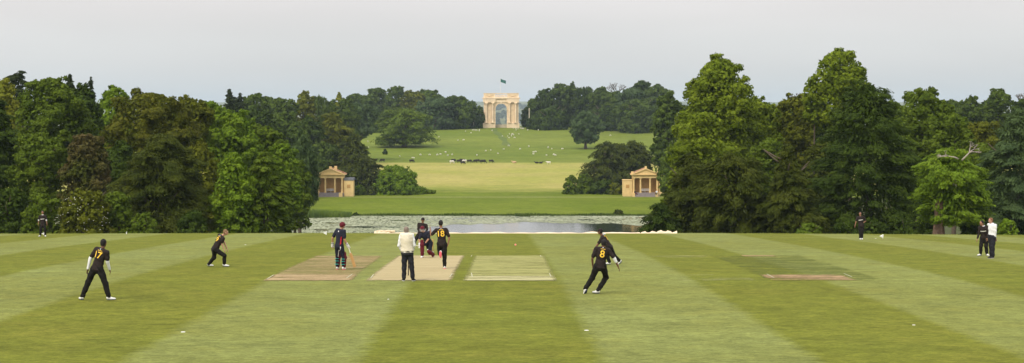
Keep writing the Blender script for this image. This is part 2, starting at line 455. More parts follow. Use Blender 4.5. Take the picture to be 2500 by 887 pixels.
rect_sheet('pitch_strip', 8.8, 13.0, YN, YF, pitch_mat('dark_green_pitch', (.142, .160, .034), (.130, .148, .026), -.03, 1.0), .010, -.005)  # strip of darker green turf
rect_sheet('pitch_strip', 8.9, 12.0, YN + .3, YN + 3.3, pitch_mat('bare_pitch', (.45, .28, .17), (.38, .25, .13), .02, 1.0), .018, -.01)
rect_sheet('pitch_strip', 10.3, 11.9, YF - 1.6, YF - .1, pitch_mat('bare_pitch_far', (.44, .29, .16), (.38, .26, .12), .0, .9), .018)
m_line = mat('crease_paint', (.46, .45, .30), .8, .2, 12)
def line(x0, y0, x1, y1, wd=.05, nm='crease_line'):
    V = []; n = 12
    d = Vector((x1-x0, y1-y0)).normalized(); nx_, ny_ = -d.y*wd/2, d.x*wd/2
    for i in range(n + 1):
        x = x0 + (x1-x0)*i/n; y = y0 + (y1-y0)*i/n
        for sgn in (-1, 1):
            xx, yy = x + sgn*nx_, y + sgn*ny_; V.append((xx, yy, gzf(xx, yy) + .026))
    Q = [(2*i, 2*i+1, 2*i+3, 2*i+2) for i in range(n)]
    tag(link(nm, np_mesh(nm, np.array(V), np.array(Q)), m_line), kind='structure')
def gp(px, py): Y = Yof(py); return (px-1250)/F*Y, Y
for a, b_ in (((1153,678),(1151,668)), ((1345,677),(1341,669)), ((905,681),(912,672)), ((1098,678),(1104,670)), ((652,683),(668,673)), ((846,681),(860,671)), ((1150,628),(1152,624.8)), ((1321,628),(1319,624.8)),
              ((1662,673.5),(1742,673)), ((1625,630.3),(1724,629.2)), ((1668,686.3),(1688,686.3)), ((1715,686),(1772,685.5)), ((1872,671),(1890,680)), ((2060,669.5),(2080,678))):
    line(*gp(*a), *gp(*b_), .03)
line(*gp(0, 574.6), *gp(135, 573.8), .10, 'boundary_line'); line(*gp(1860, 579), *gp(2500, 586), .05, 'boundary_line')
m_white = mat('white_plastic', (.78, .78, .76), .5, .05)
dl = ['white disc marker lying on the light stripe at bottom left', 'white disc marker lying on the edge of the dark stripe, bottom right of centre',
      'faint white disc marker lying on the dark stripe at bottom right', 'small white disc marker between the umpire and the bottom edge', 'small white disc marker beside the number nine fielder',
      'white disc marker beside the white boundary cone at right']
for (px, py, wd), lb in zip(((447, 811, 14), (1432, 807, 14), (2231, 794, 10), (948, 731, 6), (599, 598, 6), (2138, 581, 6)), dl):
    x, y = gp(px, py); r = wd/2.4/F*y
    ob = MB().lathe([(r, 0), (r*.9, .010), (r*.4, .012), (r*.35, .011)], (0, 0, 0), 18).build('field_marker', m_white, loc=(x, y, gzf(x, y) - .004))
    tag(ob, lb, 'field marker', 'white field markers')

# ------------------------------------------------------------------ trees
PAL = {
 'dark':  ((.034, .060, .007), (.055, .085, .010)), 'mid': ((.072, .115, .009), (.110, .155, .014)), 'bright': ((.105, .180, .010), (.16, .235, .018)),
 'olive': ((.092, .110, .008), (.125, .138, .012)), 'brown': ((.074, .092, .007), (.112, .114, .012)), 'copper': ((.070, .086, .012), (.108, .078, .030)),
 'lime':  ((.108, .158, .008), (.175, .225, .016)), 'yew': ((.044, .062, .007), (.070, .084, .010)), 'blue': ((.055, .092, .032), (.080, .12, .040)),
 'pale':  ((.13, .165, .035), (.17, .19, .05)), 'far': ((.052, .086, .012), (.088, .128, .018)), 'pine': ((.026, .040, .010), (.036, .050, .013)),
 'yellow': ((.17, .18, .015), (.19, .21, .02)),
}
m_bark = mat('bark', (.11, .085, .06), .95, .3, 4, bump=.4)
m_barkred = mat('bark_red', (.17, .11, .075), .95, .35, 5, bump=.4)
m_dead = mat('dead_wood', (.36, .31, .27), .9, .2, 4)
def prof(kind, t):
    t = np.clip(t, 0, 1)
    if kind == 'round': return np.sqrt(np.maximum(0, 1 - np.abs(2*t - 1)**2.3)) ** .9
    if kind == 'oak':   return np.where(t < .35, .75 + .25*np.sin(t/.35*math.pi/2), np.sqrt(np.maximum(0, 1 - ((t-.35)/.65)**2.4)))
    if kind == 'tall':  return np.where(t < .35, .86 + .14*t/.35, np.maximum(0, 1 - ((t-.35)/.65)**1.9)*.98 + .02)
    if kind == 'limeb': return np.interp(t, [0, .15, .4, .6, .8, .92, 1], [.9, 1, .92, .78, .62, .42, .12])
    if kind == 'cone':  return np.interp(t, [0, .1, .5, .85, 1], [.9, 1, .68, .30, .06])
    if kind == 'dome':  return np.sqrt(np.maximum(0, 1 - (t*.97)**2.2))
    if kind == 'flat':  return np.interp(t, [0, .3, .6, .8, 1], [.4, .75, 1, .9, .45])
    if kind == 'spread': return np.interp(t, [0, .15, .4, .7, .9, 1], [.75, 1, .98, .72, .42, .12])
    return np.ones_like(t)
def crown_mesh(name, seed, H, Rr, kind, nl, lr, sq, ls, n, style):
    rg = np.random.default_rng(seed)
    # clump centres spread over the envelope
    tt = rg.random(nl*6); keep = rg.random(nl*6) < (prof(kind, tt)*.9 + .1); tt = tt[keep][:nl]
    nl = len(tt); an = rg.random(nl)*2*math.pi
    pr = prof(kind, tt)
    L = Rr * lr * rg.choice([.5, .75, 1.0, 1.3], nl) * rg.uniform(.85, 1.1, nl) * (.45 + .55*pr)
    wob = 1 + .13*np.sin(an*3 + seed) * np.sin(tt*7 + seed*1.7) + .07*np.sin(an*5 + tt*11)
    rho = np.maximum(0, Rr*pr*wob - L*rg.uniform(.45, .85, nl)) * rg.uniform(.55, 1.0, nl)**.5
    zc = tt*H; zc = np.clip(zc, L*sq*.6, H - L*sq*.8)
    C = np.stack([rho*np.cos(an), rho*np.sin(an), zc], 1)
    out = np.stack([np.cos(an), np.sin(an), np.zeros(nl)], 1)
    nm = int(n*.86); p = L**2; pick = rg.choice(nl, nm, p=p/p.sum())
    d = rg.normal(size=(nm, 3)) + out[pick]*.75 + np.array([0, 0, .55])
    d /= np.linalg.norm(d, axis=1)[:, None]
    sh = rg.random(nm)**.33
    # uneven clump surface
    ph = rg.random((nl, 3))*6.28
    bump = 1 + .16*np.sin(d[:, 0]*6 + ph[pick, 0])*np.sin(d[:, 1]*6 + ph[pick, 1]) + .12*np.sin(d[:, 2]*8 + ph[pick, 2])
    off = d*(L[pick]*sh*bump)[:, None]
    if style in ('plate', 'frond'):
        oo = out[pick]; rad = (off*oo).sum(1)
        off = off + oo*(rad*.7)[:, None]
        off[:, 2] *= sq
        off[:, 2] -= (.22 if style == 'plate' else .45)*np.maximum(0, rad)      # tips hang
    elif style == 'weep':
        off[:, 2] *= sq
        off[:, 2] -= rg.random(nm)**2*L[pick]*1.2
    else: off[:, 2] *= sq
    Pm = C[pick] + off
    q_ = 5.2/Rr; f1 = rg.uniform(0, 6.28, 6)
    pocket = np.sin(Pm[:, 0]*q_ + f1[0])*np.sin(Pm[:, 2]*q_*1.15 + f1[1])*np.sin(Pm[:, 1]*q_ + f1[2]) + .5*np.sin(Pm[:, 0]*q_*2.7 + f1[3])*np.sin(Pm[:, 2]*q_*2.9 + f1[4])
    drop = (pocket < -.62) & (np.hypot(Pm[:, 0], Pm[:, 1]) > .45*Rr*prof(kind, Pm[:, 2]/H))
    Pm[drop] -= (Pm[drop] - np.array([0, 0, 1])*Pm[drop][:, 2:3])*.35
    Nn = d + rg.normal(size=(nm, 3))*.40
    if style in ('plate', 'frond'): Nn[:, 2] += .6
    # larger filler leaves inside the crown, added to block see-through holes
    ni = n - nm
    ti = rg.random(ni); ai = rg.random(ni)*6.283; ri = Rr*prof(kind, ti)*np.sqrt(rg.random(ni))*.82
    Pi = np.stack([ri*np.cos(ai), ri*np.sin(ai), ti*H*.95], 1)
    Ni = rg.normal(size=(ni, 3)) + np.stack([np.cos(ai), np.sin(ai), np.ones(ni)*.3], 1)
    Pm = np.concatenate([Pm, Pi]); Nn = np.concatenate([Nn, Ni])
    Nn /= np.linalg.norm(Nn, axis=1)[:, None]
    T = rg.normal(size=Pm.shape)
    if style in ('plate', 'frond', 'weep'):
        oc = Pm*np.array([1, 1, 0]); oc /= (np.linalg.norm(oc, axis=1)[:, None] + 1e-6)
        T = T*.35 + oc*(1.0 if style != 'weep' else .1) + np.array([0, 0, -.4 if style != 'weep' else -1.6])
    T -= Nn*(T*Nn).sum(1)[:, None]; T /= (np.linalg.norm(T, axis=1)[:, None] + 1e-9)
    S = np.cross(Nn, T)
    sz = ls*rg.uniform(.6, 1.3, len(Pm)); sz[nm:] *= 1.7
    el = {'plate': (.75, .26), 'frond': (.85, .22), 'weep': (.85, .20)}.get(style, (.55, .40))
    a = T*(sz*el[0])[:, None]; b = S*(sz*el[1])[:, None]
    V = np.stack([Pm - a, Pm - b*rg.uniform(.7, 1.2, len(Pm))[:, None] + a*.1, Pm + a, Pm + b*rg.uniform(.7, 1.2, len(Pm))[:, None] + a*.1], 1).reshape(-1, 3)
    Q = np.arange(len(V)).reshape(-1, 4)
    return np_mesh(name, V, Q)
def trunk_mesh(name, seed, zb, H, r, kind='broad', crown_r=4):
    """from the ground to well inside the crown, with limbs"""
    rg = random.Random(seed); m = MB()
    top = zb + H*(.9 if kind in ('cone', 'pine') else .62)
    k = 7; pts = []; lean = rg.uniform(-.03, .03)
    for i in range(k):
        f_ = i/(k-1); pts.append((lean*top*f_ + rg.uniform(-.3, .3)*r*(i > 0), rg.uniform(-.3, .3)*r*(i > 0), -.3 + (top+.3)*f_))
    m.tube(pts, [r*(1.35 if i == 0 else 1 - .78*i/(k-1)) for i in range(k)], 10)
    for j in range(7):
        f_ = rg.uniform(.35, .92); a = rg.uniform(0, 6.28); z0 = top*f_; ln = crown_r*rg.uniform(.45, .8)
        p0 = Vector((lean*z0, 0, z0)); d = Vector((math.cos(a), math.sin(a), rg.uniform(.3, .9)))
        p1 = p0 + d*ln*.5; p2 = p0 + d*ln + Vector((0, 0, ln*.1))
        m.tube([p0, p1, p2], [r*.34, r*.22, r*.07], 6)
    return m.mesh(name)
def leaf_count(wpx, hpx, leafpx, cover=9.0):
    a = wpx*hpx*.168*.75; la = leafpx*leafpx*.42
    return int(min(60000, max(600, cover*a/la)))
TREES = []
def tree(name, label, px, top, hw, bot, Y, kind='round', pal='mid', style='leaf', nl=None, lr=.30, sq=.85, leafpx=1.95, group=None, cat='tree', trunk=True, barkm=None, seed=None, tr=.035, cover=9.0, yscale=1.0):
    seed = seed if seed is not None else len(TREES)*13 + 5
    X = (px-1250)/F*Y; s = F/Y
    zt = -(top-HZ)/s; zbm = -(bot-HZ)/s; g = gzf(X, Y)
    zbm = max(zbm, g - .3)
    H = zt - zbm; Rr = hw/s
    ls = leafpx*2.44/s*1.15
    n = leaf_count(2*hw, (bot-top), leafpx, cover)
    if nl is None: nl = int(np.clip(34*(H/(2*Rr))**.7*(.30/lr)**1.6, 14, 260))
    col, alt = PAL[pal]
    root = empty(name, (X, Y, g), label, cat, group)
    me = crown_mesh('crown', seed, H, Rr, kind, nl, lr, sq, ls, n, style)
    c = link('crown', me, leafmat('leaf_' + pal, col, alt=alt, vscale=.28 if pal == 'copper' else .55), root); c.location = (0, 0, zbm - g)
    if yscale != 1: c.scale = (1, yscale, 1)
    if trunk:
        r = max(.12, Rr*.07 + tr*H*.35)
        link('trunk', trunk_mesh('trunk', seed, zbm - g, H, r, 'cone' if kind == 'cone' else 'broad', Rr), barkm or m_bark, root, smooth=True)
    TREES.append(root)
    return root

WL = 'trees of the left wood'
# --- left wood, back rows
tree('pine_tree', 'flat topped dark pine jutting above the skyline at far left', 45, 172, 30, 330, 270, 'flat', 'pine', 'plate', 26, .34, .45, group=WL, leafpx=1.8)
tree('pine_tree', 'rounded dark pine tip poking over the skyline straight above the red-brown tree', 171, 176, 22, 330, 265, 'tall', 'pine', 'plate', 26, .34, .6, group=WL, leafpx=1.8)
tree('pine_tree', 'small lopsided dark pine tip, rightmost of the pines over the far left wood', 222, 187, 15, 330, 262, 'tall', 'pine', 'plate', 16, .4, .6, group=WL, leafpx=1.8)
tree('broadleaf_tree', 'yellow green tree at the top left edge of the photo', 8, 192, 48, 400, 215, 'oak', 'yellow', group=WL)
tree('oak_tree', 'big dark rounded oak with billowing clumps at upper left', 122, 180, 102, 430, 190, 'oak', 'mid', group=WL, lr=.24, cover=11)
tree('broadleaf_tree', 'dark green crown at left filling the notch under the three pine tips', 205, 205, 52, 400, 205, 'oak', 'dark', group=WL)
tree('broadleaf_tree', 'pale green crown on the skyline between the pine tips and the brown oak', 282, 205, 52, 400, 225, 'round', 'bright', group=WL)
tree('oak_tree', 'broad brownish olive oak, largest crown of the left wood', 365, 218, 128, 440, 185, 'oak', 'brown', group=WL, lr=.20, cover=11)
tree('broadleaf_tree', 'olive crown on the falling skyline right of the brown oak', 462, 232, 62, 420, 200, 'round', 'olive', group=WL, lr=.22)
tree('broadleaf_tree', 'light green crown in the upper left wood just left of the lone pine', 515, 243, 48, 400, 215, 'round', 'bright', group=WL, lr=.22)
tree('pine_tree', 'lone dark pine standing clear of the skyline left of centre', 560, 214, 17, 300, 420, 'tall', 'pine', 'plate', 22, .34, .55, group=WL, leafpx=1.7)
tree('pine_tree', 'small dark pine just right of the lone skyline pine', 586, 228, 14, 300, 430, 'tall', 'pine', 'plate', 14, .4, .6, group=WL, leafpx=1.7)
tree('broadleaf_tree', 'bright green crown sloping down behind the number nine fielder', 575, 268, 72, 470, 200, 'oak', 'bright', group=WL, lr=.22, cover=11)
tree('broadleaf_tree', 'mid green crown halfway down the right flank of the left wood', 650, 300, 60, 500, 215, 'oak', 'mid', group=WL, lr=.24)
tree('broadleaf_tree', 'fresh green crown below the sloping skyline, left of the weeping birch', 688, 345, 52, 520, 205, 'oak', 'bright', group=WL, lr=.24)
tree('birch_tree', 'grey green weeping birch above the left pavilion roof', 735, 312, 48, 500, 235, 'tall', 'blue', 'weep', 40, .3, 1.5, group=WL)
tree('broadleaf_tree', 'mid green tree whose hanging branches reach the left pavilion', 722, 388, 42, 556, 228, 'oak', 'mid', group=WL, lr=.28)
# --- left wood, front rows
tree('cedar_tree', 'dark layered conifer at the left edge behind the far left fielder', -8, 240, 82, 560, 165, 'spread', 'dark', 'plate', 70, .28, .45, group=WL)
tree('broadleaf_tree', 'green crown above and left of the red-brown tree', 92, 318, 72, 500, 160, 'oak', 'mid', group=WL, lr=.26)
tree('copper_tree', 'red-brown leaved tree in front of the left wood', 212, 328, 78, 540, 158, 'dome', 'copper', group=WL, lr=.22, cover=11)
tree('broadleaf_tree', 'deep green crown low between the red-brown tree and the brown oak', 290, 345, 60, 560, 168, 'oak', 'dark', group=WL)
tree('yew_tree', 'big dark drooping yew at the field edge below the brown oak', 392, 328, 118, 580, 150, 'spread', 'yew', 'frond', 120, .24, .6, group=WL, cover=12)
tree('oak_tree', 'olive tree at the field edge between the drooping yew and the maple', 490, 330, 78, 580, 162, 'tall', 'olive', group=WL, lr=.22)
tree('maple_tree', 'bright fresh green maple at the field edge behind the number nine fielder', 570, 372, 62, 582, 150, 'oak', 'bright', group=WL, lr=.26)
tree('maple_tree', 'layered mid green maple, rightmost of the left wood at the field edge', 641, 372, 68, 582, 152, 'spread', 'mid', 'plate', 90, .24, .5, group=WL, cover=12)
tree('broadleaf_tree', 'small green tree at the water corner of the left wood', 688, 452, 30, 580, 165, 'oak', 'mid', group=WL)
UB = 'bushes along the foot of the left wood'
tree('bush', 'dark bush left of the far left fielder', 22, 455, 66, 582, 140, 'dome', 'dark', group=UB, cat='bush', trunk=True)
tree('bush', 'green bush directly behind the far left fielder', 105, 470, 56, 582, 139, 'dome', 'mid', group=UB, cat='bush')
elder = tree('elder_bush', 'elder bush dotted with white blossom right of the far left fielder', 205, 462, 72, 582, 138, 'dome', 'olive', group=UB, cat='bush', lr=.24)
tree('bush', 'mid green bush right of the blossoming elder', 292, 468, 46, 582, 140, 'dome', 'mid', group=UB, cat='bush')
tree('bush', 'low green bush at the foot of the drooping yew', 352, 520, 36, 582, 138, 'dome', 'mid', group=UB, cat='bush')
tree('bush', 'low dark bush between the yew and the maple foot', 470, 515, 48, 582, 140, 'dome', 'dark', group=UB, cat='bush')
# blossom on the elder
rg = np.random.default_rng(4); fb = MB()
Rr = 72/(F/138)
for i in range(58):
    a = rg.uniform(math.pi*1.02, math.pi*1.98); tz = rg.uniform(.15, .92); rr = Rr*float(prof('dome', np.array([tz]))[0])*rg.uniform(.88, 1.02)
    hh = 120/(F/138)
    fb.ell((rr*math.cos(a), rr*math.sin(a), .2 + tz*hh*.92), (.042, .042, .02), seg=7, rg=4)
fo = fb.build('blossom', mat('blossom', (.75, .74, .6), .7, .05), elder)
fo.location = (0, 0, elder.children[0].location.z)

# --- mid wood behind the left pavilion and far tree lines
MW = 'trees behind the left pavilion'
mid = [
 ('broadleaf_tree', 'grey green dome on the skyline right of the lone pine', 625, 226, 32, 340, 520, 'round', 'far', 'leaf'),
 ('broadleaf_tree', 'thin topped crown on the skyline above the weeping birch', 682, 236, 34, 340, 540, 'round', 'far', 'leaf'),
 ('broadleaf_tree', 'tall olive crown on the skyline above the left pavilion, left of its paler neighbour', 742, 222, 26, 340, 560, 'oak', 'olive', 'leaf'),
 ('broadleaf_tree', 'pale feathery crown on the skyline above the left pavilion', 778, 232, 24, 330, 600, 'round', 'far', 'weep'),
 ('broadleaf_tree', 'yellow green spire tipped crown left of the pasture', 828, 224, 18, 300, 640, 'cone', 'yellow', 'leaf'),
 ('broadleaf_tree', 'dark mid wood crown below the lone pine', 610, 262, 60, 400, 430, 'oak', 'dark', 'leaf'),
 ('broadleaf_tree', 'dark blue green crown in the mid wood above the birch', 690, 270, 52, 400, 440, 'oak', 'far', 'leaf'),
 ('broadleaf_tree', 'blue green rounded crown at the left end of the pasture', 872, 252, 42, 340, 650, 'round', 'blue', 'leaf'),
 ('pine_tree', 'tall dark pine left of the two behind the left pavilion', 752, 278, 48, 440, 490, 'spread', 'dark', 'plate'),
 ('pine_tree', 'olive scots pine directly above the left pavilion roof', 815, 268, 48, 440, 500, 'spread', 'olive', 'plate'),
 ('broadleaf_tree', 'dark crown hard behind the left pavilion roof', 790, 345, 62, 470, 478, 'oak', 'far', 'leaf'),
 ('yew_tree', 'dark brown green yew right of the left pavilion roof', 862, 322, 55, 476, 472, 'spread', 'yew', 'frond'),
 ('yew_tree', 'spreading dark yew between the left pavilion and the round green bush', 893, 380, 42, 478, 464, 'oak', 'yew', 'frond'),
 ('broadleaf_tree', 'shadowed tree left of the left pavilion', 745, 395, 34, 480, 470, 'oak', 'dark', 'leaf'),
]
for (nm, lb, px, tp, hw, bt, Y, k, pl, st) in mid:
    if tp < 300 and pl != 'yellow': hw *= 1.3
    tree(nm, lb, px, tp, hw, bt, Y, k, pl, st, lr=.26 if st == 'leaf' else .28, sq=.8 if st == 'leaf' else .5, group=MW, leafpx=1.9, cover=9)
FL = 'far trees left of the arch'; FR = 'far trees right of the arch'
far_l = [
 (868, 226, 30, 318, 905, 'round', 'far', 'green crown on the skyline at the left end of the far tree line'),
 (905, 228, 24, 318, 900, 'oak', 'far', 'small rounded crown second from the left of the far line'),
 (926, 212, 27, 318, 915, 'round', 'far', 'highest crown of the far line above the pasture oak'),
 (968, 211, 28, 320, 900, 'oak', 'far', 'tall crown right above the pasture oak'),
 (1010, 222, 27, 322, 890, 'round', 'olive', 'olive crown of the far line just right of the pasture oak top'),
 (1045, 217, 30, 320, 900, 'round', 'far', 'wide crown midway between the pasture oak and the arch'),
 (1062, 240, 40, 322, 875, 'oak', 'blue', 'low blue green crown in front of the far line left of the arch'),
 (1105, 232, 34, 322, 885, 'oak', 'dark', 'dark crown third to the left of the arch'),
 (1128, 236, 24, 322, 880, 'round', 'far', 'dark rounded crown second to the left of the arch'),
 (1152, 254, 20, 320, 890, 'oak', 'dark', 'low dark tree left of the pale pillar by the arch'),
 (1171, 258, 14, 320, 897, 'oak', 'far', 'low tree touching the left side of the arch'),
 (900, 262, 34, 326, 845, 'oak', 'blue', 'dark blue green crown in the gap left of the pasture oak'),
 (1160, 288, 18, 322, 885, 'dome', 'dark', 'dark thicket at the foot of the far line left of the arch'),
]
for (px, tp, hw, bt, Y, k, pl, lb) in far_l:
    if not 1140 < px < 1310: hw *= 1.4
    tree('broadleaf_tree', lb, px, tp, hw, bt, Y, k, pl, 'leaf', lr=.27, group=FL, leafpx=1.7, cover=9)
far_r = [
 (1297, 239, 15, 318, 960, 'oak', 'far', 'pale green tree nearest the right side of the arch'),
 (1285, 262, 14, 320, 910, 'oak', 'far', 'low tree touching the right side of the arch'),
 (1330, 216, 28, 322, 895, 'oak', 'dark', 'tall dark crown right of the pale right pillar'),
 (1368, 205, 27, 322, 905, 'round', 'far', 'high crown left of the highest crown right of the arch'),
 (1398, 200, 26, 322, 910, 'tall', 'far', 'highest feathery crown right of the arch'),
 (1432, 214, 28, 324, 900, 'round', 'dark', 'dark crown standing behind the pasture lime tree'),
 (1466, 210, 26, 324, 890, 'oak', 'far', 'crown just left of the bare branched treetop'),
 (1500, 222, 28, 326, 880, 'round', 'far', 'rounded crown under the bare branched treetop'),
 (1540, 212, 32, 328, 860, 'round', 'blue', 'bulging blue green crown right of the bare branched treetop'),
 (1552, 240, 42, 332, 840, 'oak', 'far', 'wide low crown at the right end of the pasture'),
 (1566, 196, 30, 330, 880, 'round', 'dark', 'dark crown on the skyline left of the tall lime'),
 (1604, 202, 30, 330, 870, 'oak', 'far', 'green crown on the skyline behind the tall lime edge'),
 (1297, 286, 13, 320, 876, 'dome', 'dark', 'low thicket in front of the right stone pier'),
 (1345, 262, 36, 324, 870, 'dome', 'dark', 'dark foliage low in the far line right of the arch'),
 (1480, 262, 40, 330, 862, 'dome', 'dark', 'dark foliage right of the pasture lime tree'),
]
for (px, tp, hw, bt, Y, k, pl, lb) in far_r:
    if not 1140 < px < 1312: hw *= 1.4
    tree('broadleaf_tree', lb, px, tp, hw, bt, Y, k, pl, 'leaf', lr=.27, group=FR, leafpx=1.7, cover=9)
def bare(label, px, top, hw, bot, Y, seed, name='bare_tree', m=None, base=None):
    X = (px-1250)/F*Y; s = F/Y; g = gzf(X, Y) if base is None else base; rg = random.Random(seed)
    zt = -(top-HZ)/s - g; zb = -(bot-HZ)/s - g; Rr = hw/s
    root = empty(name, (X, Y, g), label, 'tree')
    t0 = MB(); t0.tube([(0, 0, -.2), (.1, 0, zb*.6), (0, 0, zb)], [Rr*.09+.1, Rr*.07+.05, Rr*.05+.05], 8); t0.build('trunk', m or m_bark, root, smooth=True)
    b = MB()
    def grow(p, d, ln, r, k):
        q = p + d*ln; b.tube([p, p + d*ln*.5 + Vector((rg.uniform(-.1, .1), rg.uniform(-.1, .1), rg.uniform(-.05, .1)))*ln, q], [r, r*.8, r*.55], 5)
        if k:
            for _ in range(3):
                dd = (d + Vector((rg.uniform(-.8, .8), rg.uniform(-.8, .8), rg.uniform(-.2, .5)))).normalized()
                grow(q, dd, ln*rg.uniform(.55, .8), r*.55, k-1)
    for i in range(6):
        a = i*1.05 + rg.random(); grow(Vector((0, 0, zb*.96)), Vector((math.cos(a)*.9, math.sin(a)*.5, rg.uniform(.5, 1.2))).normalized(), (zt-zb)*.42, max(.05, .0006*Y*.6), 3)
    b.build('branches', m or m_bark, root, smooth=True)
    return root
bare('bare grey branched treetop above the far tree line right of the arch', 1504, 198, 18, 228, 895, 3)
bare('bare twiggy treetop in the dip between the two tall limes', 1945, 208, 22, 236, 225, 5)
bare('leafless pale tree on the skyline near the right edge', 2492, 218, 10, 240, 390, 9)

# pasture trees
tree('oak_tree', 'broad spreading oak standing alone in the pasture left of the arch', 986, 264, 70, 352, 735, 'oak', 'mid', 'plate', 80, .24, .6, leafpx=1.8, group='lone trees in the pasture', cover=9)
tree('lime_tree', 'two lobed tree standing alone in the pasture right of the arch', 1430, 273, 42, 350, 722, 'oak', 'blue', lr=.24, leafpx=1.8, group='lone trees in the pasture', cover=10)
tree('sapling', 'thin sapling in the pasture below the lone oak', 940, 366, 5, 382, 690, 'tall', 'dark', leafpx=1.6, group='lone trees in the pasture', cat='sapling')
# right pavilion surroundings
PV = 'shrubs and yews around the pavilions'
tree('yew_tree', 'big dark yew behind and left of the right pavilion', 1478, 345, 52, 474, 470, 'spread', 'yew', 'frond', 90, .26, .6, group=PV, leafpx=1.9, cover=11)
tree('yew_tree', 'dark yew rising directly behind the right pavilion', 1545, 342, 56, 474, 476, 'oak', 'yew', 'frond', 90, .26, .6, group=PV, leafpx=1.9, cover=11)
tree('yew_tree', 'solid dark yew filling the gap between the two big yews by the right pavilion', 1512, 352, 52, 474, 482, 'oak', 'yew', 'leaf', group=PV, leafpx=1.8, cover=11)
tree('shrub', 'round clipped green shrub at the left end of the yews beside the hay meadow', 1396, 428, 24, 475, 461, 'dome', 'mid', group=PV, cat='bush', leafpx=1.8, trunk=False, lr=.25)
tree('shrub', 'loose brighter shrub second from the left below the right yews', 1425, 424, 26, 475, 463, 'dome', 'mid', group=PV, cat='bush', leafpx=1.8, trunk=False, lr=.25)
tree('shrub', 'low dark shrub below the yew left of the right pavilion', 1470, 440, 34, 476, 462, 'dome', 'dark', group=PV, cat='bush', leafpx=1.8, trunk=False)
tree('shrub', 'dull shrub touching the left wing of the right pavilion', 1503, 448, 22, 476, 460, 'dome', 'olive', group=PV, cat='bush', leafpx=1.8, trunk=False)
tree('shrub', 'large round bright green bush between the left pavilion and the hay meadow', 968, 404, 62, 477, 461, 'dome', 'bright', 'leaf', 110, .20, .85, group=PV, cat='bush', leafpx=1.5, trunk=False, cover=13)
tree('shrub', 'small green shrub beside the right wing of the left pavilion', 878, 452, 16, 477, 457, 'dome', 'mid', group=PV, cat='bush', leafpx=1.7, trunk=False)
tree('shrub', 'small dull shrub next to the large round bright bush', 905, 456, 18, 477, 457, 'dome', 'yew', group=PV, cat='bush', leafpx=1.7, trunk=False)
tree('shrub', 'low flat scrub right of the large round bright bush', 1047, 466, 16, 471, 463, 'dome', 'mid', group=PV, cat='bush', leafpx=1.6, trunk=False)

# --- right wood
WR = 'trees of the right wood'
tree('broadleaf_tree', 'dark tree between the right pavilion and the tall lime', 1632, 222, 46, 440, 420, 'oak', 'far', group=WR, leafpx=1.9)
tree('broadleaf_tree', 'low mid green crown behind the right wing of the right pavilion', 1640, 350, 34, 480, 400, 'oak', 'mid', group=WR, leafpx=1.9)
tree('lime_tree', 'tall bright lime towering left in the right wood', 1752, 132, 96, 440, 205, 'oak', 'lime', group=WR, lr=.27, cover=13, nl=90)
tree('lime_tree', 'bright lower skirt of lime at the left edge of the right wood', 1706, 268, 98, 560, 190, 'dome', 'lime', group=WR, lr=.24, cover=12)
tree('broadleaf_tree', 'mid green crown right of the tall left lime', 1850, 235, 62, 430, 212, 'oak', 'lime', group=WR, lr=.26)
tree('broadleaf_tree', 'olive crown with twigs on top between the two tall limes', 1940, 228, 64, 430, 225, 'round', 'olive', group=WR, lr=.24)
tree('lime_tree', 'tall ragged lime, right one of the two that tower over the wood', 2048, 117, 84, 330, 215, 'round', 'lime', group=WR, lr=.30, nl=44, cover=10)
tree('lime_tree', 'side bough crown of lime left below the ragged tall lime', 1985, 182, 30, 300, 214, 'round', 'lime', group=WR, lr=.36, nl=18)
tree('broadleaf_tree', 'dark crown low between the limes behind the yews', 1880, 330, 70, 520, 190, 'oak', 'mid', group=WR)
tree('yew_tree', 'drooping dark green yew below the tall left lime', 1690, 368, 76, 582, 160, 'spread', 'yew', 'frond', 110, .24, .8, group=WR, cover=12)
tree('yew_tree', 'overhanging dark branches at the right end of the lake', 1614, 494, 46, 582, 150, 'spread', 'dark', 'frond', 60, .28, .6, group=WR, cover=11)
tree('yew_tree', 'wide dark yew at the field edge left of the brownish yew', 1790, 372, 88, 582, 147, 'oak', 'yew', 'frond', 130, .22, .8, group=WR, cover=12)
tree('yew_tree', 'brownish dark yew at the field edge left of the big layered conifer', 1925, 352, 86, 582, 145, 'cone', 'yew', 'frond', 120, .24, .7, group=WR, cover=12)
tree('conifer_tree', 'huge dark layered conifer behind the far right fielder', 2118, 190, 132, 582, 152, 'spread', 'dark', 'plate', 190, .20, .5, group=WR, cover=13)
tree('broadleaf_tree', 'dark leader of the layered conifer crown at its upper left', 2075, 205, 52, 420, 160, 'cone', 'dark', 'plate', 60, .26, .5, group=WR)
tree('broadleaf_tree', 'rounded green crown on the skyline right of the layered conifer', 2256, 213, 80, 430, 195, 'oak', 'mid', group=WR, lr=.22, cover=11)
tree('broadleaf_tree', 'mid green crown sloping down above the dead branches', 2325, 268, 60, 460, 190, 'oak', 'mid', group=WR, lr=.24)
yr = tree('yew_tree', 'bright green yew with thick reddish trunk and dead branches on top', 2322, 358, 82, 550, 138, 'oak', 'bright', 'plate', 110, .26, .5, group=WR, cover=13, barkm=m_barkred, trunk=False)
tree('broadleaf_tree', 'dark mass behind the trunk of the bright green yew', 2230, 420, 66, 585, 165, 'dome', 'dark', group=WR)
tree('broadleaf_tree', 'blue green crown in the right hand skyline dip', 2370, 234, 34, 340, 400, 'oak', 'far', group=WR, leafpx=1.9)
tree('broadleaf_tree', 'dark rounded crown on the skyline near the right edge', 2442, 217, 42, 340, 380, 'oak', 'far', group=WR, leafpx=1.9)
tree('broadleaf_tree', 'dark crown at the right edge under the leafless tree', 2498, 238, 34, 340, 370, 'oak', 'dark', group=WR, leafpx=1.9)
tree('broadleaf_tree', 'sunny olive crown below the right skyline dip', 2395, 288, 68, 520, 215, 'oak', 'olive', group=WR, lr=.24)
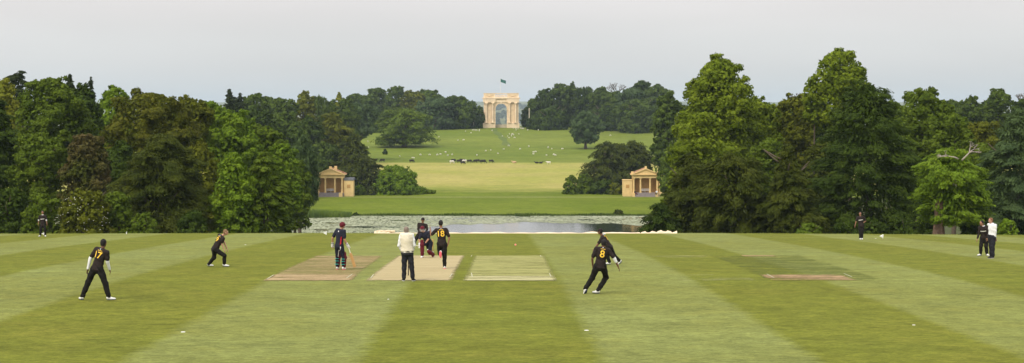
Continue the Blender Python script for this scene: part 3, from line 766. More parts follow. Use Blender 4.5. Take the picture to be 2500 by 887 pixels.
tree('broadleaf_tree', 'green crown behind the standing pair at right', 2400, 350, 62, 582, 185, 'oak', 'mid', group=WR)
tree('cedar_tree', 'blue green drooping cedar at the right edge of the photo', 2485, 252, 92, 570, 152, 'spread', 'blue', 'frond', 80, .27, .45, group=WR, cover=9)
tree('broadleaf_tree', 'dark foliage below the cedar at the right edge', 2470, 420, 90, 584, 175, 'dome', 'dark', group=WR)
tree('bush', 'small light green bush right of the white shirted umpire', 2458, 535, 26, 574, 136, 'dome', 'bright', group='bushes along the foot of the right wood', cat='bush')
tree('bush', 'low bright green bush at the foot of the brownish yew', 1978, 545, 34, 578, 138, 'dome', 'mid', group='bushes along the foot of the right wood', cat='bush')
tree('bush', 'low dark bush under the layered conifer', 2090, 535, 60, 582, 140, 'dome', 'dark', group='bushes along the foot of the right wood', cat='bush')
tree('bush', 'dark bush between the reddish trunk and the layered conifer', 2210, 530, 60, 582, 141, 'dome', 'dark', group='bushes along the foot of the right wood', cat='bush')
tree('bush', 'dark bush behind the standing pair at right', 2385, 520, 46, 582, 141, 'dome', 'dark', group='bushes along the foot of the right wood', cat='bush')
for (px, tp, hw, bt, Y, pl, lb) in (
    (1885, 262, 66, 520, 262, 'mid', 'shaded crown filling the dip behind the tall left lime'),
    (1985, 262, 60, 520, 258, 'dark', 'shaded crown behind the olive crown and the ragged tall lime'),
    (2010, 330, 60, 575, 178, 'yew', 'dim foliage between the brownish yew and the layered conifer'),
    (2300, 262, 70, 540, 245, 'mid', 'crown behind the rounded crown right of the layered conifer'),
    (2185, 240, 60, 480, 240, 'mid', 'crown peeping between the layered conifer and its rounded right neighbour'),
    (2335, 243, 46, 400, 450, 'far', 'far crown left of the right hand skyline dip'), (2410, 241, 52, 400, 460, 'far', 'far crown in the middle of the right hand skyline dip'),
    (1870, 244, 40, 400, 470, 'far', 'far crown on the skyline just right of the tall left lime'), (1925, 240, 44, 400, 475, 'far', 'far crown under the bare twiggy treetop')):
    tree('broadleaf_tree', lb, px, tp, hw, bt, Y, 'oak', pl, group=WR)
for (px, tp, hw, bt, lb) in ((500, 246, 44, 380, 'far crown on the skyline left of the lone pine'), (575, 243, 44, 380, 'far crown at the foot of the lone pine'), (655, 238, 44, 380, 'far crown between the grey green dome and the thin topped crown'), (805, 244, 36, 360, 'far crown behind the pale feathery crown'), (845, 238, 32, 340, 'far crown right of the yellow green spire')):
    tree('broadleaf_tree', lb, px, tp, hw, bt, 620, 'oak', 'far', group=MW, leafpx=1.8)
# big visible trunk and dead limbs of the yew
s_ = F/136.; Xt = (2303-1250)/s_
tm = MB()
gt = gzf(Xt, 137.5)
for k_ in range(6):
    a = k_*1.05; rr = .22
    tm.tube([(rr*math.cos(a)*1.5, rr*math.sin(a)*1.5, -.3), (rr*math.cos(a), rr*math.sin(a), .8), (rr*.7*math.cos(a+.3), rr*.7*math.sin(a+.3), 1.7), (rr*1.2*math.cos(a+.4), rr*math.sin(a+.4), 3.2)], [.30, .24, .2, .12], 8)
ob = tm.build('trunk', m_barkred, yr, smooth=True); ob.location = Vector((Xt, 137.5, gt)) - yr.location
base = P(2330, 420, 138) - Vector(yr.location)
rgd = random.Random(2)
def dead(p, d, ln, r, k, dm=None):
    top_ = dm is None
    if top_: dm = MB()
    mid_ = p + d*ln*.5 + Vector((rgd.uniform(-.15, .15), 0, rgd.uniform(-.15, .15)))*ln; q = p + d*ln
    dm.tube([p, mid_, q], [r, r*.8, r*.5], 6)
    if k:
        for _ in range(3): dead(q, (d + Vector((rgd.uniform(-.9, .9), rgd.uniform(-.6, .6), rgd.uniform(-.7, .6)))).normalized(), ln*.62, r*.55, k-1, dm)
    if top_: dm.build('dead_branch', m_dead, yr, smooth=True)
dead(base, Vector((.1, -.3, 1)).normalized(), 1.0, .1, 0)
dead(base + Vector((.1, -2.0, 1.0)), Vector((.5, -.2, .6)).normalized(), .8, .09, 3)
dead(base + Vector((-.2, -2.0, 1.1)), Vector((-.9, -.2, .25)).normalized(), .9, .07, 2)
dead(base + Vector((.2, -2.0, .2)), Vector((-.5, -.2, -.6)).normalized(), .8, .07, 2)

# far wooded vale beyond the arch (uncountable)
rg = np.random.default_rng(11); V = []; 
for (ya, yb, n, sz, hh) in ((4300, 5000, 9000, 4.0, 12), (5000, 6200, 9000, 4.8, 13), (6200, 7800, 8000, 6, 13)):
    nc = n//45
    cy = rg.uniform(ya, yb, nc); cx = rg.uniform(-.09, .09, nc)*cy
    msk = np.sin(cx*.012 + cy*.004) + np.sin(cy*.011 + 2) + rg.normal(size=nc)*.6 > (-.9 if ya < 4800 else .2)
    cy, cx = cy[msk], cx[msk]
    cr_ = hh*rg.uniform(.5, 1, len(cx))
    pk = rg.integers(0, len(cx), n)
    d = rg.normal(size=(n, 3)); d /= np.linalg.norm(d, axis=1)[:, None]; d[:, 2] = np.abs(d[:, 2])
    p = np.stack([cx[pk], cy[pk], gz(cx[pk], cy[pk])], 1) + d*cr_[pk][:, None]*np.array([1, 1, 1.3])
    nn = d + rg.normal(size=(n, 3))*.4; nn /= np.linalg.norm(nn, axis=1)[:, None]
    T = rg.normal(size=(n, 3)); T -= nn*(T*nn).sum(1)[:, None]; T /= np.linalg.norm(T, axis=1)[:, None]; S = np.cross(nn, T)
    V.append(np.stack([p - T*sz, p - S*sz*.7, p + T*sz, p + S*sz*.7], 1).reshape(-1, 3))
V = np.concatenate(V)
tag(link('distant_woodland', np_mesh('distant_woodland', V, np.arange(len(V)).reshape(-1, 4)), leafmat('leaf_vale', (.05, .075, .03))), 'wooded vale fading to blue beyond the arch', 'woodland', kind='stuff')

# ------------------------------------------------------------------ buildings
m_stone = mat('arch_stone', (.78, .62, .43), .9, .16, .45, .1, bump=.15, bscale=4)
m_stone2 = mat('arch_stone_dull', (.72, .56, .37), .9, .12, .8, .1)
m_pale = mat('pale_stone', (.50, .44, .33), .9, .12, .8, .1)
m_ochre = mat('ochre_stone', (.68, .49, .23), .9, .13, .8, .1)
m_ochred = mat('ochre_dark', (.46, .27, .10), .9, .15, .8, .1)  # darker ochre for the loggia walls and the flat wing niches
m_brick = mat('wall_brick', (.30, .16, .09), .95, .25, 2.5, .1)
m_grey = mat('grey_stone', (.24, .21, .20), .9, .15, 2, .1)
m_lead = mat('lead_roof', (.16, .165, .19), .6, .12, 1.5)
m_bench = mat('bench_paint', (.72, .70, .66), .6, .05)

YA = 900.0; AX = (1223.6-1250)/F*YA; AG = -12.3
arch = empty('triumphal_arch', (AX, YA, AG), 'tall honey stone triumphal arch on the hilltop', 'arch')
D0, D1 = -3.5, 3.5
hw = 9.1
def archpts(r, zs, n=24): return [(-r*math.cos(math.pi*i/n)*-1*-1, zs + r*math.sin(math.pi*i/n)) for i in range(n+1)]
op = [(-3.0*math.cos(math.pi*i/24), 9.7 + 3.0*math.sin(math.pi*i/24)) for i in range(25)]
wl = MB(); wl.box(-hw, -3.0, D0, D1, -.3, 15.0); wl.box(3.0, hw, D0, D1, -.3, 15.0)
for i in range(24):
    (xa, za), (xb, zb_) = op[i], op[i+1]
    wl.prism([(xa, za), (xb, zb_), (xb, 15.0), (xa, 15.0)], D0, D1)
bmesh.ops.remove_doubles(wl.b, verts=wl.b.verts, dist=.0005)
seen = {}
for f_ in list(wl.b.faces):      # drop the inner faces between neighbouring pieces
    k_ = tuple(sorted(v.index for v in f_.verts)); c_ = f_.calc_center_median()
    key = (round(c_.x, 3), round(c_.y, 3), round(c_.z, 3)); seen.setdefault(key, []).append(f_)
dup = [f_ for fs in seen.values() if len(fs) > 1 for f_ in fs]
if dup: bmesh.ops.delete(wl.b, geom=dup, context='FACES_ONLY')
wl.build('wall', m_stone, arch)
MB().box(-hw-.45, -3.05, D0-.95, D1+.5, -.3, 2.5).build('plinth', m_stone, arch); MB().box(3.05, hw+.45, D0-.95, D1+.5, -.3, 2.5).build('plinth', m_stone, arch)
co = MB(); co.box(-hw-.35, hw+.35, D0-.35, D1+.35, 13.3, 15.0); co.box(-hw-.9, hw+.9, D0-.9, D1+.9, 15.3, 15.85); co.box(-hw-.6, hw+.6, D0-.6, D1+.6, 15.0, 15.3)
for i in range(44): x = -hw-.5 + i*(2*hw+1)/43; co.box(x-.1, x+.1, D0-.8, D0-.6, 15.02, 15.28)
co.box(-9.5, -2.9, D0-.95, D0-.35, 13.3, 15.0); co.box(2.9, 9.5, D0-.95, D0-.35, 13.3, 15.0)
co.build('cornice', m_stone, arch)
for x0, x1 in ((-hw-.1, -3.1), (3.1, hw+.1)):
    a = MB(); a.box(x0, x1, D0-.1, D1+.1, 15.85, 17.9); a.box(x0-.12, x1+.12, D0-.25, D1+.25, 17.9, 18.2)
    at_ = a.build('attic', m_stone, arch)
    p = MB(); xm = (x0+x1)/2; p.box(xm-2.2, xm+2.2, D0-.18, D0-.1, 16.2, 17.6); 
    p.tube([(xm-1.7, D0-.25, 17.3), (xm-.9, D0-.25, 16.85), (xm, D0-.25, 16.7), (xm+.9, D0-.25, 16.85), (xm+1.7, D0-.25, 17.3)], [.1, .18, .22, .18, .1], 6)
    p.build('swag_panel', m_stone2, at_)
b_ = MB(); b_.box(-3.1, 3.1, D0-.05, D0+.45, 15.85, 16.15); b_.box(-3.1, 3.1, D0-.1, D0+.5, 17.85, 18.2)
for i in range(9): b_.lathe([(.12, 0), (.2, .35), (.26, .7), (.13, 1.2), (.12, 1.7)], (-2.6+i*.65, D0+.2, 16.15), 8)
b_.build('balustrade', m_stone, arch)
for cx in (-7.75, -4.4, 4.35, 7.65):
    c = MB(); c.lathe([(.8, 0), (.8, .25), (.66, .4), (.60, .55)] + [(.58, 1), (.58, 4), (.50, 8.9)] + [(.58, 9.0), (.56, 9.2), (.72, 9.8), (.9, 10.3)], (cx, D0-.55, 2.5), 20)
    c.box(cx-.85, cx+.85, D0-1.3, D0, 12.8+.0, 13.3)
    c.build('column', m_stone, arch, smooth=False)
    MB().box(cx-.95, cx+.95, D0-1.4, D0+.02, 2.5, 2.85).build('column_base', m_stone2, arch)
for cx in (-6.08, 6.0):
    n_ = MB(); n_.prism([(cx-.95, 3.0), (cx+.95, 3.0), (cx+.95, 12.0), (cx+.7, 12.6), (cx, 12.85), (cx-.7, 12.6), (cx-.95, 12.0)], D0-.12, D0-.01); nn = n_.build('niche_panel', m_stone2, arch)
    MB().box(cx-1.0, cx+1.0, D0-.32, D0-.12, 9.35, 9.65).build('string_course', m_stone2, nn)
av = MB()
for i in range(24):
    a0, a1 = math.pi*i/24, math.pi*(i+1)/24
    av.prism([(-3.0*math.cos(a0), 9.7+3.0*math.sin(a0)), (-3.0*math.cos(a1), 9.7+3.0*math.sin(a1)), (-3.55*math.cos(a1), 9.7+3.55*math.sin(a1)), (-3.55*math.cos(a0), 9.7+3.55*math.sin(a0))], D0-.2, D0-.005)
av.build('archivolt', m_stone2, arch)
MB().box(-3.9, -2.85, D0-.3, D1+.3, 9.3, 9.7).build('impost', m_stone2, arch); MB().box(2.85, 3.9, D0-.3, D1+.3, 9.3, 9.7).build('impost', m_stone2, arch)
MB().box(-.35, .35, D0-.35, D0-.2, 12.5, 13.3).build('keystone', m_stone2, arch)
tw = MB(); tw.box(-3.04, 3.04, -.4, .4, -.3, 1.5); tw.box(-3.04, 3.04, -.5, .5, 1.5, 1.7); tw.build('parapet', m_pale, arch)
fl = empty('flag', (AX-.35, YA, AG+18.2), 'dark green flag flying on a thin pole above the arch', 'flag')
MB().tube([(0, 0, -.2), (0, 0, 7.7)], [.09, .06], 8).build('flagpole', mat('flagpole_paint', (.7, .7, .68), .5, .05), fl)
V = []; nx_, nz_ = 22, 8
for j in range(nz_):
    for i in range(nx_):
        u = i/(nx_-1); v = j/(nz_-1); V.append((.08+u*2.75, .22*math.sin(u*7)*u**.5, 7.6 - 1.75*(1-v) - 1.0*u - .25*math.sin(u*3.1)*v*.6))
V = np.array(V); idx = np.arange(nx_*nz_).reshape(nz_, nx_)
Q = np.stack([idx[:-1, :-1].ravel(), idx[:-1, 1:].ravel(), idx[1:, 1:].ravel(), idx[1:, :-1].ravel()], 1)
link('flag_cloth', np_mesh('flag_cloth', V, Q), mat('flag_green', (.03, .12, .10), .8, .1), fl, smooth=True)
# slender gate piers glimpsed between the trees
for px, t0, b0, side in ((1156, 265, 318, 'left'), (1292, 264, 318, 'right')):
    s = F/884; X = (px-1250)/s; g = gzf(X, 884); H = -(t0-HZ)/s - g
    o_ = empty('stone_pier', (X, 884, g), 'slender pale stone pier glimpsed among the trees %s of the arch' % side, 'pier', 'stone piers either side of the arch')
    pm = MB(); pm.box(-.24, .24, -.24, .24, -.3, H-1.4); pm.build('shaft', m_pale, o_)
    pm = MB(); pm.box(-.35, .35, -.35, .35, H-1.4, H-1.1); pm.lathe([(.2, 0), (.3, .4), (.2, .9), (.05, 1.1)], (0, 0, H-1.1), 10); pm.build('finial', m_pale, o_)

def pavilion(px, label, wing_hi, wing_dark, Ybase=450.0, two_ch=True, sgn=1):
    X = (px-1250)/F*Ybase; g = gzf(X, Ybase)
    r = empty('garden_pavilion', (X, Ybase, g), label, 'pavilion', 'pillared stone pavilions facing the lake')
    # steps and plinth blocks
    st = MB()
    for i in range(6): st.box(-2.95, 2.35, -1.3 + i*.25, .2, i*.165 - (.4 if i == 0 else 0), (i+1)*.165)
    st.build('steps', m_grey, r)
    MB().box(-3.62, -2.96, -1.1, .25, -.4, 1.0).build('plinth_block', m_ochre, r); MB().box(2.36, 3.2, -1.1, .25, -.4, 1.0).build('plinth_block', m_ochre, r)
    MB().box(-3.5, 3.5, .25, 4.2, -.4, .99).build('floor_slab', m_grey, r)
    for cx in (-3.15, -1.38, 1.14, 3.02):
        c = MB(); c.box(cx-.3, cx+.3, .0+.26, .86, .99, 1.1)
        c.lathe([(.28, 0), (.28, .1), (.235, .16), (.235, 1.6), (.20, 3.4), (.21, 3.45), (.29, 3.6)], (cx, .56, 1.1), 16)
        c.box(cx-.32, cx+.32, .25, .88, 4.70, 4.86); c.build('column', m_ochre, r)
    MB().box(-3.5, 3.5, 2.9, 3.2, .99, 4.86).build('back_wall', m_ochred, r)
    MB().box(-3.5, -3.2, .9, 2.9, .99, 4.86).build('side_wall', m_ochred, r); MB().box(3.2, 3.5, .9, 2.9, .99, 4.86).build('side_wall', m_ochred, r)
    MB().box(-3.5, 3.5, .2, 3.2, 4.86, 5.55).build('entablature', m_ochre, r)
    cn = MB(); cn.box(-3.95, 3.95, -.25, 3.6, 5.68, 5.84)
    for i in range(26): cn.box(-3.75+i*.30-.07, -3.75+i*.30+.07, -.12, .2, 5.55, 5.68)
    cn.prism([(-3.95, 5.84), (-3.5, 5.84), (0, 7.2), (3.5, 5.84), (3.95, 5.84), (0, 7.5)], -.25, .32)
    cn.build('cornice', m_pale if False else m_ochre, r)
    MB().prism([(-3.45, 5.84), (3.45, 5.84), (0, 7.17)], .02, .3).build('pediment', m_ochre, r)
    rf = MB().prism([(-3.9, 5.85), (0, 7.42), (3.9, 5.85)], .33, 6.5).build('roof', m_brick, r)
    for cx, z1, wd, yy in ((-.02, 7.9, .66, .0), (1.05, 7.9, .7, 3.0)) if two_ch else ((0, 7.95, .55, .0),):
        MB().box(cx-wd/2, cx+wd/2, yy+.34, yy+1.0, 6.6, z1, .03).build('chimney', m_ochre, rf)
    ac = MB(); ac.box(-3.85, -3.25, .35, .9, 5.86, 6.6); ac.box(3.0, 3.5, .35, .9, 5.86, 6.6); ac.build('parapet_block', m_brick if two_ch else m_ochre, rf)
    for sg, mt, hgt in ((1, m_ochre, 4.2), (-1, m_brick if wing_dark else m_ochre, 4.2)):
        s2 = sg*sgn
        x0, x1 = sorted((s2*3.52, s2*6.0))
        wb = MB().box(x0, x1, .8, 4.0, -.4, hgt, .02).build('wing', mt, r)
        if wing_hi and sg == 1: MB().box(x0+.02, x1+.1, .7, 4.1, hgt+.005, hgt+.65).build('wing_roof', m_lead, wb)
        else: MB().box(x0-.08, x1+.08, .7, 4.1, hgt+.005, hgt+.18).build('coping', m_ochre, wb)
        MB().box((x0+x1)/2-.45, (x0+x1)/2+.45, .76, .8, 2.2, 3.1).build('niche', m_ochred, wb)
    bx = -.1
    be = empty('bench', (X+bx, Ybase+2.3, g+.99), 'white slatted bench under the portico of the %s pavilion' % ('left' if two_ch else 'right'), 'bench', 'white benches in the pavilions')
    q = MB(); q.box(-1.15, 1.15, -.5, 0, .40, .45); q.build('seat', m_bench, be)
    q = MB(); [q.box(-1.15, 1.15, .02, .06, z, z+.09) for z in (.52, .70, .88)]; q.box(-1.15, -1.08, .0, .08, .45, 1.0); q.box(1.08, 1.15, .0, .08, .45, 1.0); q.box(-.04, .04, .0, .02, .45, 1.0); q.build('backrest', m_bench, be)
    for lx in (-1.1, 0, 1.04):
        q = MB(); q.box(lx, lx+.06, -.48, -.42, 0, .40); q.box(lx, lx+.06, 0, .06, 0, .40); q.build('leg', m_bench, be)
    return r
pvl = pavilion(806.5, 'ochre temple fronted pavilion at left with two chimneys and a roofed right wing', True, True, two_ch=True, sgn=1)
pvr = pavilion(1577, 'ochre temple fronted pavilion at right half hidden by hanging branches', False, False, two_ch=False, sgn=-1)

# ------------------------------------------------------------------ lake: pads, reeds, rim
rg = np.random.default_rng(21)
n = 46000
X = rg.uniform(-60, 46, n); Yp = rg.uniform(325, 391.3, n)
py = HZ + F*25.5/Yp; pxx = 1250 + F*X/Yp
def openw(X, Y):
    # open pool at the near right, ragged, plus a few dark gaps
    u = (X - 7.0)/25.5; v = (Y - 345)/23.0
    wv = .10*np.sin(X*.35) + .08*np.sin(X*.9 + Y*.4)
    a = (u**2 + np.where(v > 0, v, v*.2)**2) < (1 + wv)
    b = (((X + 31)/4.2)**2 + ((Y - 355)/2.2)**2) < 1
    c = (((X + 17)/4)**2 + ((Y - 344)/1.0)**2) < 1
    d = np.sin(X*.23 + 1)*np.sin(Y*.31 + X*.06) > .90
    return a | b | c | d
k = ~openw(X, Yp) & (gz(X, Yp) < -25.5)
X, Yp = X[k], Yp[k]; n = len(X)
rad = rg.uniform(.18, .38, n); S = 6; ang = np.linspace(0, 2*math.pi, S, endpoint=False)[None, :] + rg.uniform(0, 6, n)[:, None]
tx, tyy = rg.normal(size=n)*.022, rg.normal(size=n)*.022
vx = np.cos(ang)*rad[:, None]; vy = np.sin(ang)*rad[:, None]
vz = -25.485 + rg.uniform(0, .02, n)[:, None] + vx*tx[:, None] + vy*tyy[:, None]
V = np.stack([X[:, None] + vx, Yp[:, None] + vy, np.maximum(vz, -25.492)], 2).reshape(-1, 3)
m_pad = leafmat('lily_leaf', (.32, .35, .21), .1, .12, alt=(.40, .42, .29))
me = np_mesh('lily_pads', V, np.arange(n*S).reshape(-1, S))
tag(link('lily_pads', me, m_pad), 'pale green lily pads covering most of the lake', 'lily pads', kind='stuff')
def blades(name, label, cat, xs, ys, zs, hs, wd, m, kind='stuff', lean=.12):
    n = len(xs); a = rg.uniform(0, 3.14, n); dx, dy = np.cos(a)*wd, np.sin(a)*wd; lx, ly = rg.normal(size=n)*lean*hs, rg.normal(size=n)*lean*hs
    V = np.stack([np.stack([xs-dx, ys-dy, zs], 1), np.stack([xs+dx, ys+dy, zs], 1), np.stack([xs+dx*.3+lx, ys+dy*.3+ly, zs+hs], 1), np.stack([xs-dx*.3+lx, ys-dy*.3+ly, zs+hs], 1)], 1).reshape(-1, 3)
    o = link(name, np_mesh(name, V, np.arange(len(V)).reshape(-1, 4)), m); return tag(o, label, cat, kind=kind)
n = 5200
xs = -50 + 13.5*rg.random(n)**1.2 ; ys = 390.5 - rg.random(n)*9*(1 - .5*(xs+50)/14)
blades('reeds', 'tall green reeds at the left end of the far lake shore', 'reeds', xs, ys, np.full(n, -25.6), rg.uniform(1.0, 1.9, n)*(1.15-.5*(xs+50)/14), .05, leafmat('reed', (.10, .16, .035), .2, .3))
n = 9000
xs = rg.uniform(-50, 38, n); ys = rg.uniform(390.3, 392.8, n)
zz = np.maximum(gz(xs, ys), -25.6) - .05
blades('shore_grass', 'rough dark grass along the far shore of the lake', 'grass', xs, ys, zz, rg.uniform(.08, .38, n)*(1+.4*np.sin(xs*.4)), .07, leafmat('shore', (.055, .09, .02), .2, .3))
SB = 'small bushes on the far lake shore'
tree('shrub', 'small dark bush at the right end of the reeds', 868, 520, 8, 533, 391, 'dome', 'dark', group=SB, cat='bush', leafpx=1.5, trunk=False, nl=12)
tree('shrub', 'low grey green bush on the shore near the right end of the lake', 1510, 513, 15, 528, 393, 'dome', 'yew', group=SB, cat='bush', leafpx=1.5, trunk=False, nl=16)
# rough field verge at far right and tufts on the crest
n = 7000
xs = rg.uniform(-48, 48, n); ys = rg.uniform(119, 126, n)
blades('verge_grass', 'short rough grass on the brow of the field', 'grass', xs, ys, gz(xs, ys) - .01, rg.uniform(.02, .07, n), .02, leafmat('verge', (.15, .19, .04), .2, .3))

# ------------------------------------------------------------------ covers along the boundary
m_cover = mat('cover_canvas', (.74, .60, .42), .85, .12, .8, .2, bump=.3, bscale=3)
rg2 = random.Random(5); V = []; nseg = 260; S = 9
x0, x1 = (914-1250)/F*118.6, (1652-1250)/F*118.6
cover = empty('rolled_cover', ((x0+x1)/2, 118.6, gzf(0, 118.6)), 'long cream rolled ground cover lying along the brow of the field', 'ground cover')
ox, oy, oz = cover.location
for i in range(nseg+1):
    f_ = i/nseg; x = x0 + (x1-x0)*f_; h = .085 + .02*math.sin(i*.31) + .015*math.sin(i*.13+1)
    if x < -8.4: h += .05 + .04*math.sin(i*1.7)
    if f_ > .88: h += .07*math.sin(min(1, (f_-.88)/.06)*1.57) + .05*math.sin(i*.9) + .02*math.sin(i*2.3)
    if .62 < f_ < .88: h += .03*max(0, math.sin(i*.21))
    wd = .28 + .05*math.sin(i*.2)
    yc = 118.6 + .12*math.sin(i*.07)
    for k_ in range(S):
        a = math.pi*k_/(S-1)
        V.append((x-ox, yc - wd*math.cos(a)-oy, gzf(x, yc) - .03 + h*math.sin(a)**.7*(1+.12*math.sin(k_*2.1+i*.4)) - oz))
idx = np.arange((nseg+1)*S).reshape(nseg+1, S)
Q = np.stack([idx[:-1, :-1].ravel(), idx[1:, :-1].ravel(), idx[1:, 1:].ravel(), idx[:-1, 1:].ravel()], 1)
link('canvas', np_mesh('canvas', np.array(V), Q), m_cover, cover, smooth=True)
hm = MB()
for i in range(5): hm.cap((x0+.2+i*.22-ox, 118.5-oy+.05*i, gzf(x0, 118.5)+.12-oz + .03*(i % 2)), (x0+.5+i*.22-ox, 118.6-oy, gzf(x0, 118.5)+.13-oz), .08, .07)
hm.build('bundled_end', m_cover, cover, smooth=True)

# boundary markers: triangular foam flags
def marker(px, py, w_px, label, flip=1):
    Y = min(Yof(py+5), 118.3); X = (px-1250)/F*Y; g = gzf(X, Y); s = F/Y; r = w_px/2/s
    o_ = empty('boundary_marker', (X, Y, g), label, 'boundary marker', 'white boundary markers')
    m = MB(); h = -(py-HZ)/s - g
    m.prism([(-r*flip, h), (r*flip, h + r*.95), (r*.8*flip, h - r*.95)], -.06, .06); m.build('foam_triangle', m_white, o_)
    m = MB(); m.tube([(r*.75*flip, 0, -.02), (r*.75*flip, 0, h)], .012, 6); m.build('stake', m_white, o_)
marker(793.5, 568.8, 9.5, 'white triangular boundary marker by the lake left of the standing batter')
marker(2152, 577, 9, 'white triangular boundary marker right of the far right fielder')
marker(105.5, 570.5, 8, 'white boundary marker between the feet of the far left fielder')
marker(1475, 571, 8, 'small white boundary marker next to the dark cap of the running fielder', -1)
o_ = MB().tube([(0, 0, -.02), (0, 0, .16)], .03, 8).build('stake', m_white, loc=(P(309, 570, 117).x, 117, gzf(-26, 117)))
tag(o_, 'short white stake on the far brow between the blossoming elder and the yew', 'stake')

# ------------------------------------------------------------------ animals
def remesh(mb, voxel, it=4, name='body', fac=.5):
    me = mb.mesh('tmp'); ob = bpy.data.objects.new('tmp', me)
    m = ob.modifiers.new('r', 'REMESH'); m.mode = 'VOXEL'; m.voxel_size = voxel; m.use_smooth_shade = True
    if it:
        sm = ob.modifiers.new('s', 'SMOOTH'); sm.factor = fac; sm.iterations = it
    res = eval_mesh(ob); res.name = name
    bpy.data.meshes.remove(me); return res
def cow_mesh(pose):
    m = MB()
    if pose == 'lie':
        m.ell((0, 0, .42), (.85, .38, .40)); m.ell((.5, 0, .45), (.4, .34, .38)); m.cap((.8, 0, .6), (1.1, 0, .85), .2, .15); m.cap((1.1, 0, .88), (1.4, 0, .75), .15, .09)
        m.cap((.6, .25, .12), (.1, .35, .1), .1, .07); m.cap((-.5, -.3, .15), (0, -.4, .1), .14, .07)
    else:
        m.ell((0, 0, .92), (.85, .36, .40)); m.ell((.48, 0, .98), (.42, .32, .42)); m.ell((-.6, 0, 1.0), (.36, .32, .36))
        for x, y in ((.58, .2), (.62, -.2), (-.68, .2), (-.6, -.2)):
            m.cap((x, y, .85), (x+.03, y, .42), .15, .075); m.cap((x+.03, y, .42), (x, y, .06), .07, .055)
        if pose == 'graze': m.cap((.7, 0, 1.05), (1.1, 0, .55), .24, .15); m.cap((1.1, 0, .52), (1.28, 0, .18), .15, .09); hx, hz2 = 1.1, .6
        else: m.cap((.7, 0, 1.05), (1.1, 0, 1.3), .24, .15); m.cap((1.1, 0, 1.32), (1.42, 0, 1.15), .15, .09); hx, hz2 = 1.08, 1.42
        m.cap((hx, .1, hz2), (hx-.05, .28, hz2+.02), .05, .03); m.cap((hx, -.1, hz2), (hx-.05, -.28, hz2+.02), .05, .03)
        m.cap((-.92, 0, 1.15), (-1.0, 0, .55), .035, .03)
    return remesh(m, .045, 3, 'cow')
cm = {k_: cow_mesh(k_) for k_ in ('graze', 'stand', 'lie')}
m_blk = mat('hide_black', (.018, .015, .014), .8, .3, 3); m_wht = mat('hide_white', (.62, .58, .50), .85, .1, 3); m_tan = mat('hide_tan', (.50, .34, .20), .85, .1, 3)
cattle = [(914, 393, 'stand', 'b', 1, 'black cow half hidden by the yew at the left end of the herd'), (934, 393, 'graze', 'b', -1, 'black cow standing alone second from the left'),
 (1005, 394.5, 'graze', 'b', 1, 'black cow grazing alone between the left pair and the main herd'), (1103, 397, 'graze', 'w', 1, 'white cow at the left end of the main herd'),
 (1107, 393, 'graze', 'b', 1, 'black cow just behind the leftmost white cow'), (1121, 395, 'graze', 'b', 1, 'black cow between the two white cows, standing'),
 (1129.5, 398.5, 'graze', 'b', 1, 'black cow in front of the others in the middle of the herd'), (1130, 393, 'stand', 'b', -1, 'black cow half hidden behind the second white cow'),
 (1134, 395, 'graze', 'w', -1, 'white cow in the middle of the main herd'), (1146, 395, 'graze', 'b', 1, 'black cow right of the second white cow'),
 (1161, 395, 'graze', 'b', -1, 'black cow third from the right end of the main herd'), (1166, 394, 'graze', 'b', 1, 'black cow overlapping the one third from the right'),
 (1179, 396.5, 'graze', 'b', 1, 'largest black cow second from the right end of the main herd'), (1199, 395, 'graze', 'b', 1, 'black cow at the right end of the main herd'),
 (1256, 398, 'lie', 't', -1, 'tan calf lying apart right of the main herd'), (1311, 399, 'lie', 'b', -1, 'black calf lying down, left one of the two right of the tan calf'),
 (1320, 399, 'lie', 'b', 1, 'black calf lying down, right one of the two right of the tan calf'), (1339.6, 398.5, 'stand', 'w', -1, 'small white calf at the far right of the herd')]
for (px, py, ps, cc, dr, lb) in cattle:
    Y = Yfar(py + 3.2) if ps != 'lie' else Yfar(py+.5); Y = min(max(Y, 600), 700); X = (px-1250)/F*Y
    me = cm[ps].copy(); me.materials.clear(); me.materials.append({'b': m_blk, 'w': m_wht, 't': m_tan}[cc])
    o_ = bpy.data.objects.new('cow', me); COL.objects.link(o_); o_.location = (X, Y, gzf(X, Y)); o_.rotation_euler = (0, 0, (0 if dr > 0 else math.pi) + rg2.uniform(-.5, .5))
    s = .82 if 'calf' in lb and cc != 't' else 1.1 if 'largest' in lb else .93; o_.scale = (s, s, s); tag(o_, lb, 'cow', 'cattle grazing on the far meadow')
def sheep_mesh():
    m = MB(); m.ell((0, 0, .55), (.52, .27, .28)); m.ell((.25, 0, .58), (.3, .25, .27)); m.cap((.45, 0, .55), (.66, 0, .3), .13, .08)
    for x, y in ((.3, .13), (.32, -.13), (-.32, .13), (-.3, -.13)): m.cap((x, y, .4), (x, y, .03), .06, .04)
    return remesh(m, .035, 3, 'sheep')
shm = sheep_mesh(); shm.materials.clear(); shm.materials.append(mat('fleece', (.58, .55, .46), .9, .06, 6))
SH = [(60,547),(65,593),(630,508),(785,536),(828,535),(843,463),(902,455),(920,456),(933,456),(955,453),(955,461),(887,476),(1058,457),(1140,503),(1196,487),(1220,487),(1230,493),(1214,490),(1272,487),(1183,503),(1193,515),(1213,502),(1237,517),(1228,440),(1247,441),(1250,455),(1265,447),(1285,441),(1298,440),(1308,443),(1343,454),(1428,455),(1190,582),(1150,608),(1283,608),(1353,587),(1007,622),(1047,616),(1103,643),(936,658),(315,665),(417,679),(430,679),(483,654),(556,653),(616,655),(642,650),(680,632),(686,634),(703,660),(736,652),(1507,595),(1537,606),(1620,607),(1388,633),(1407,630),(1390,647),(1495,657),(1553,653),(1564,658),(2008,497),(140,452)]
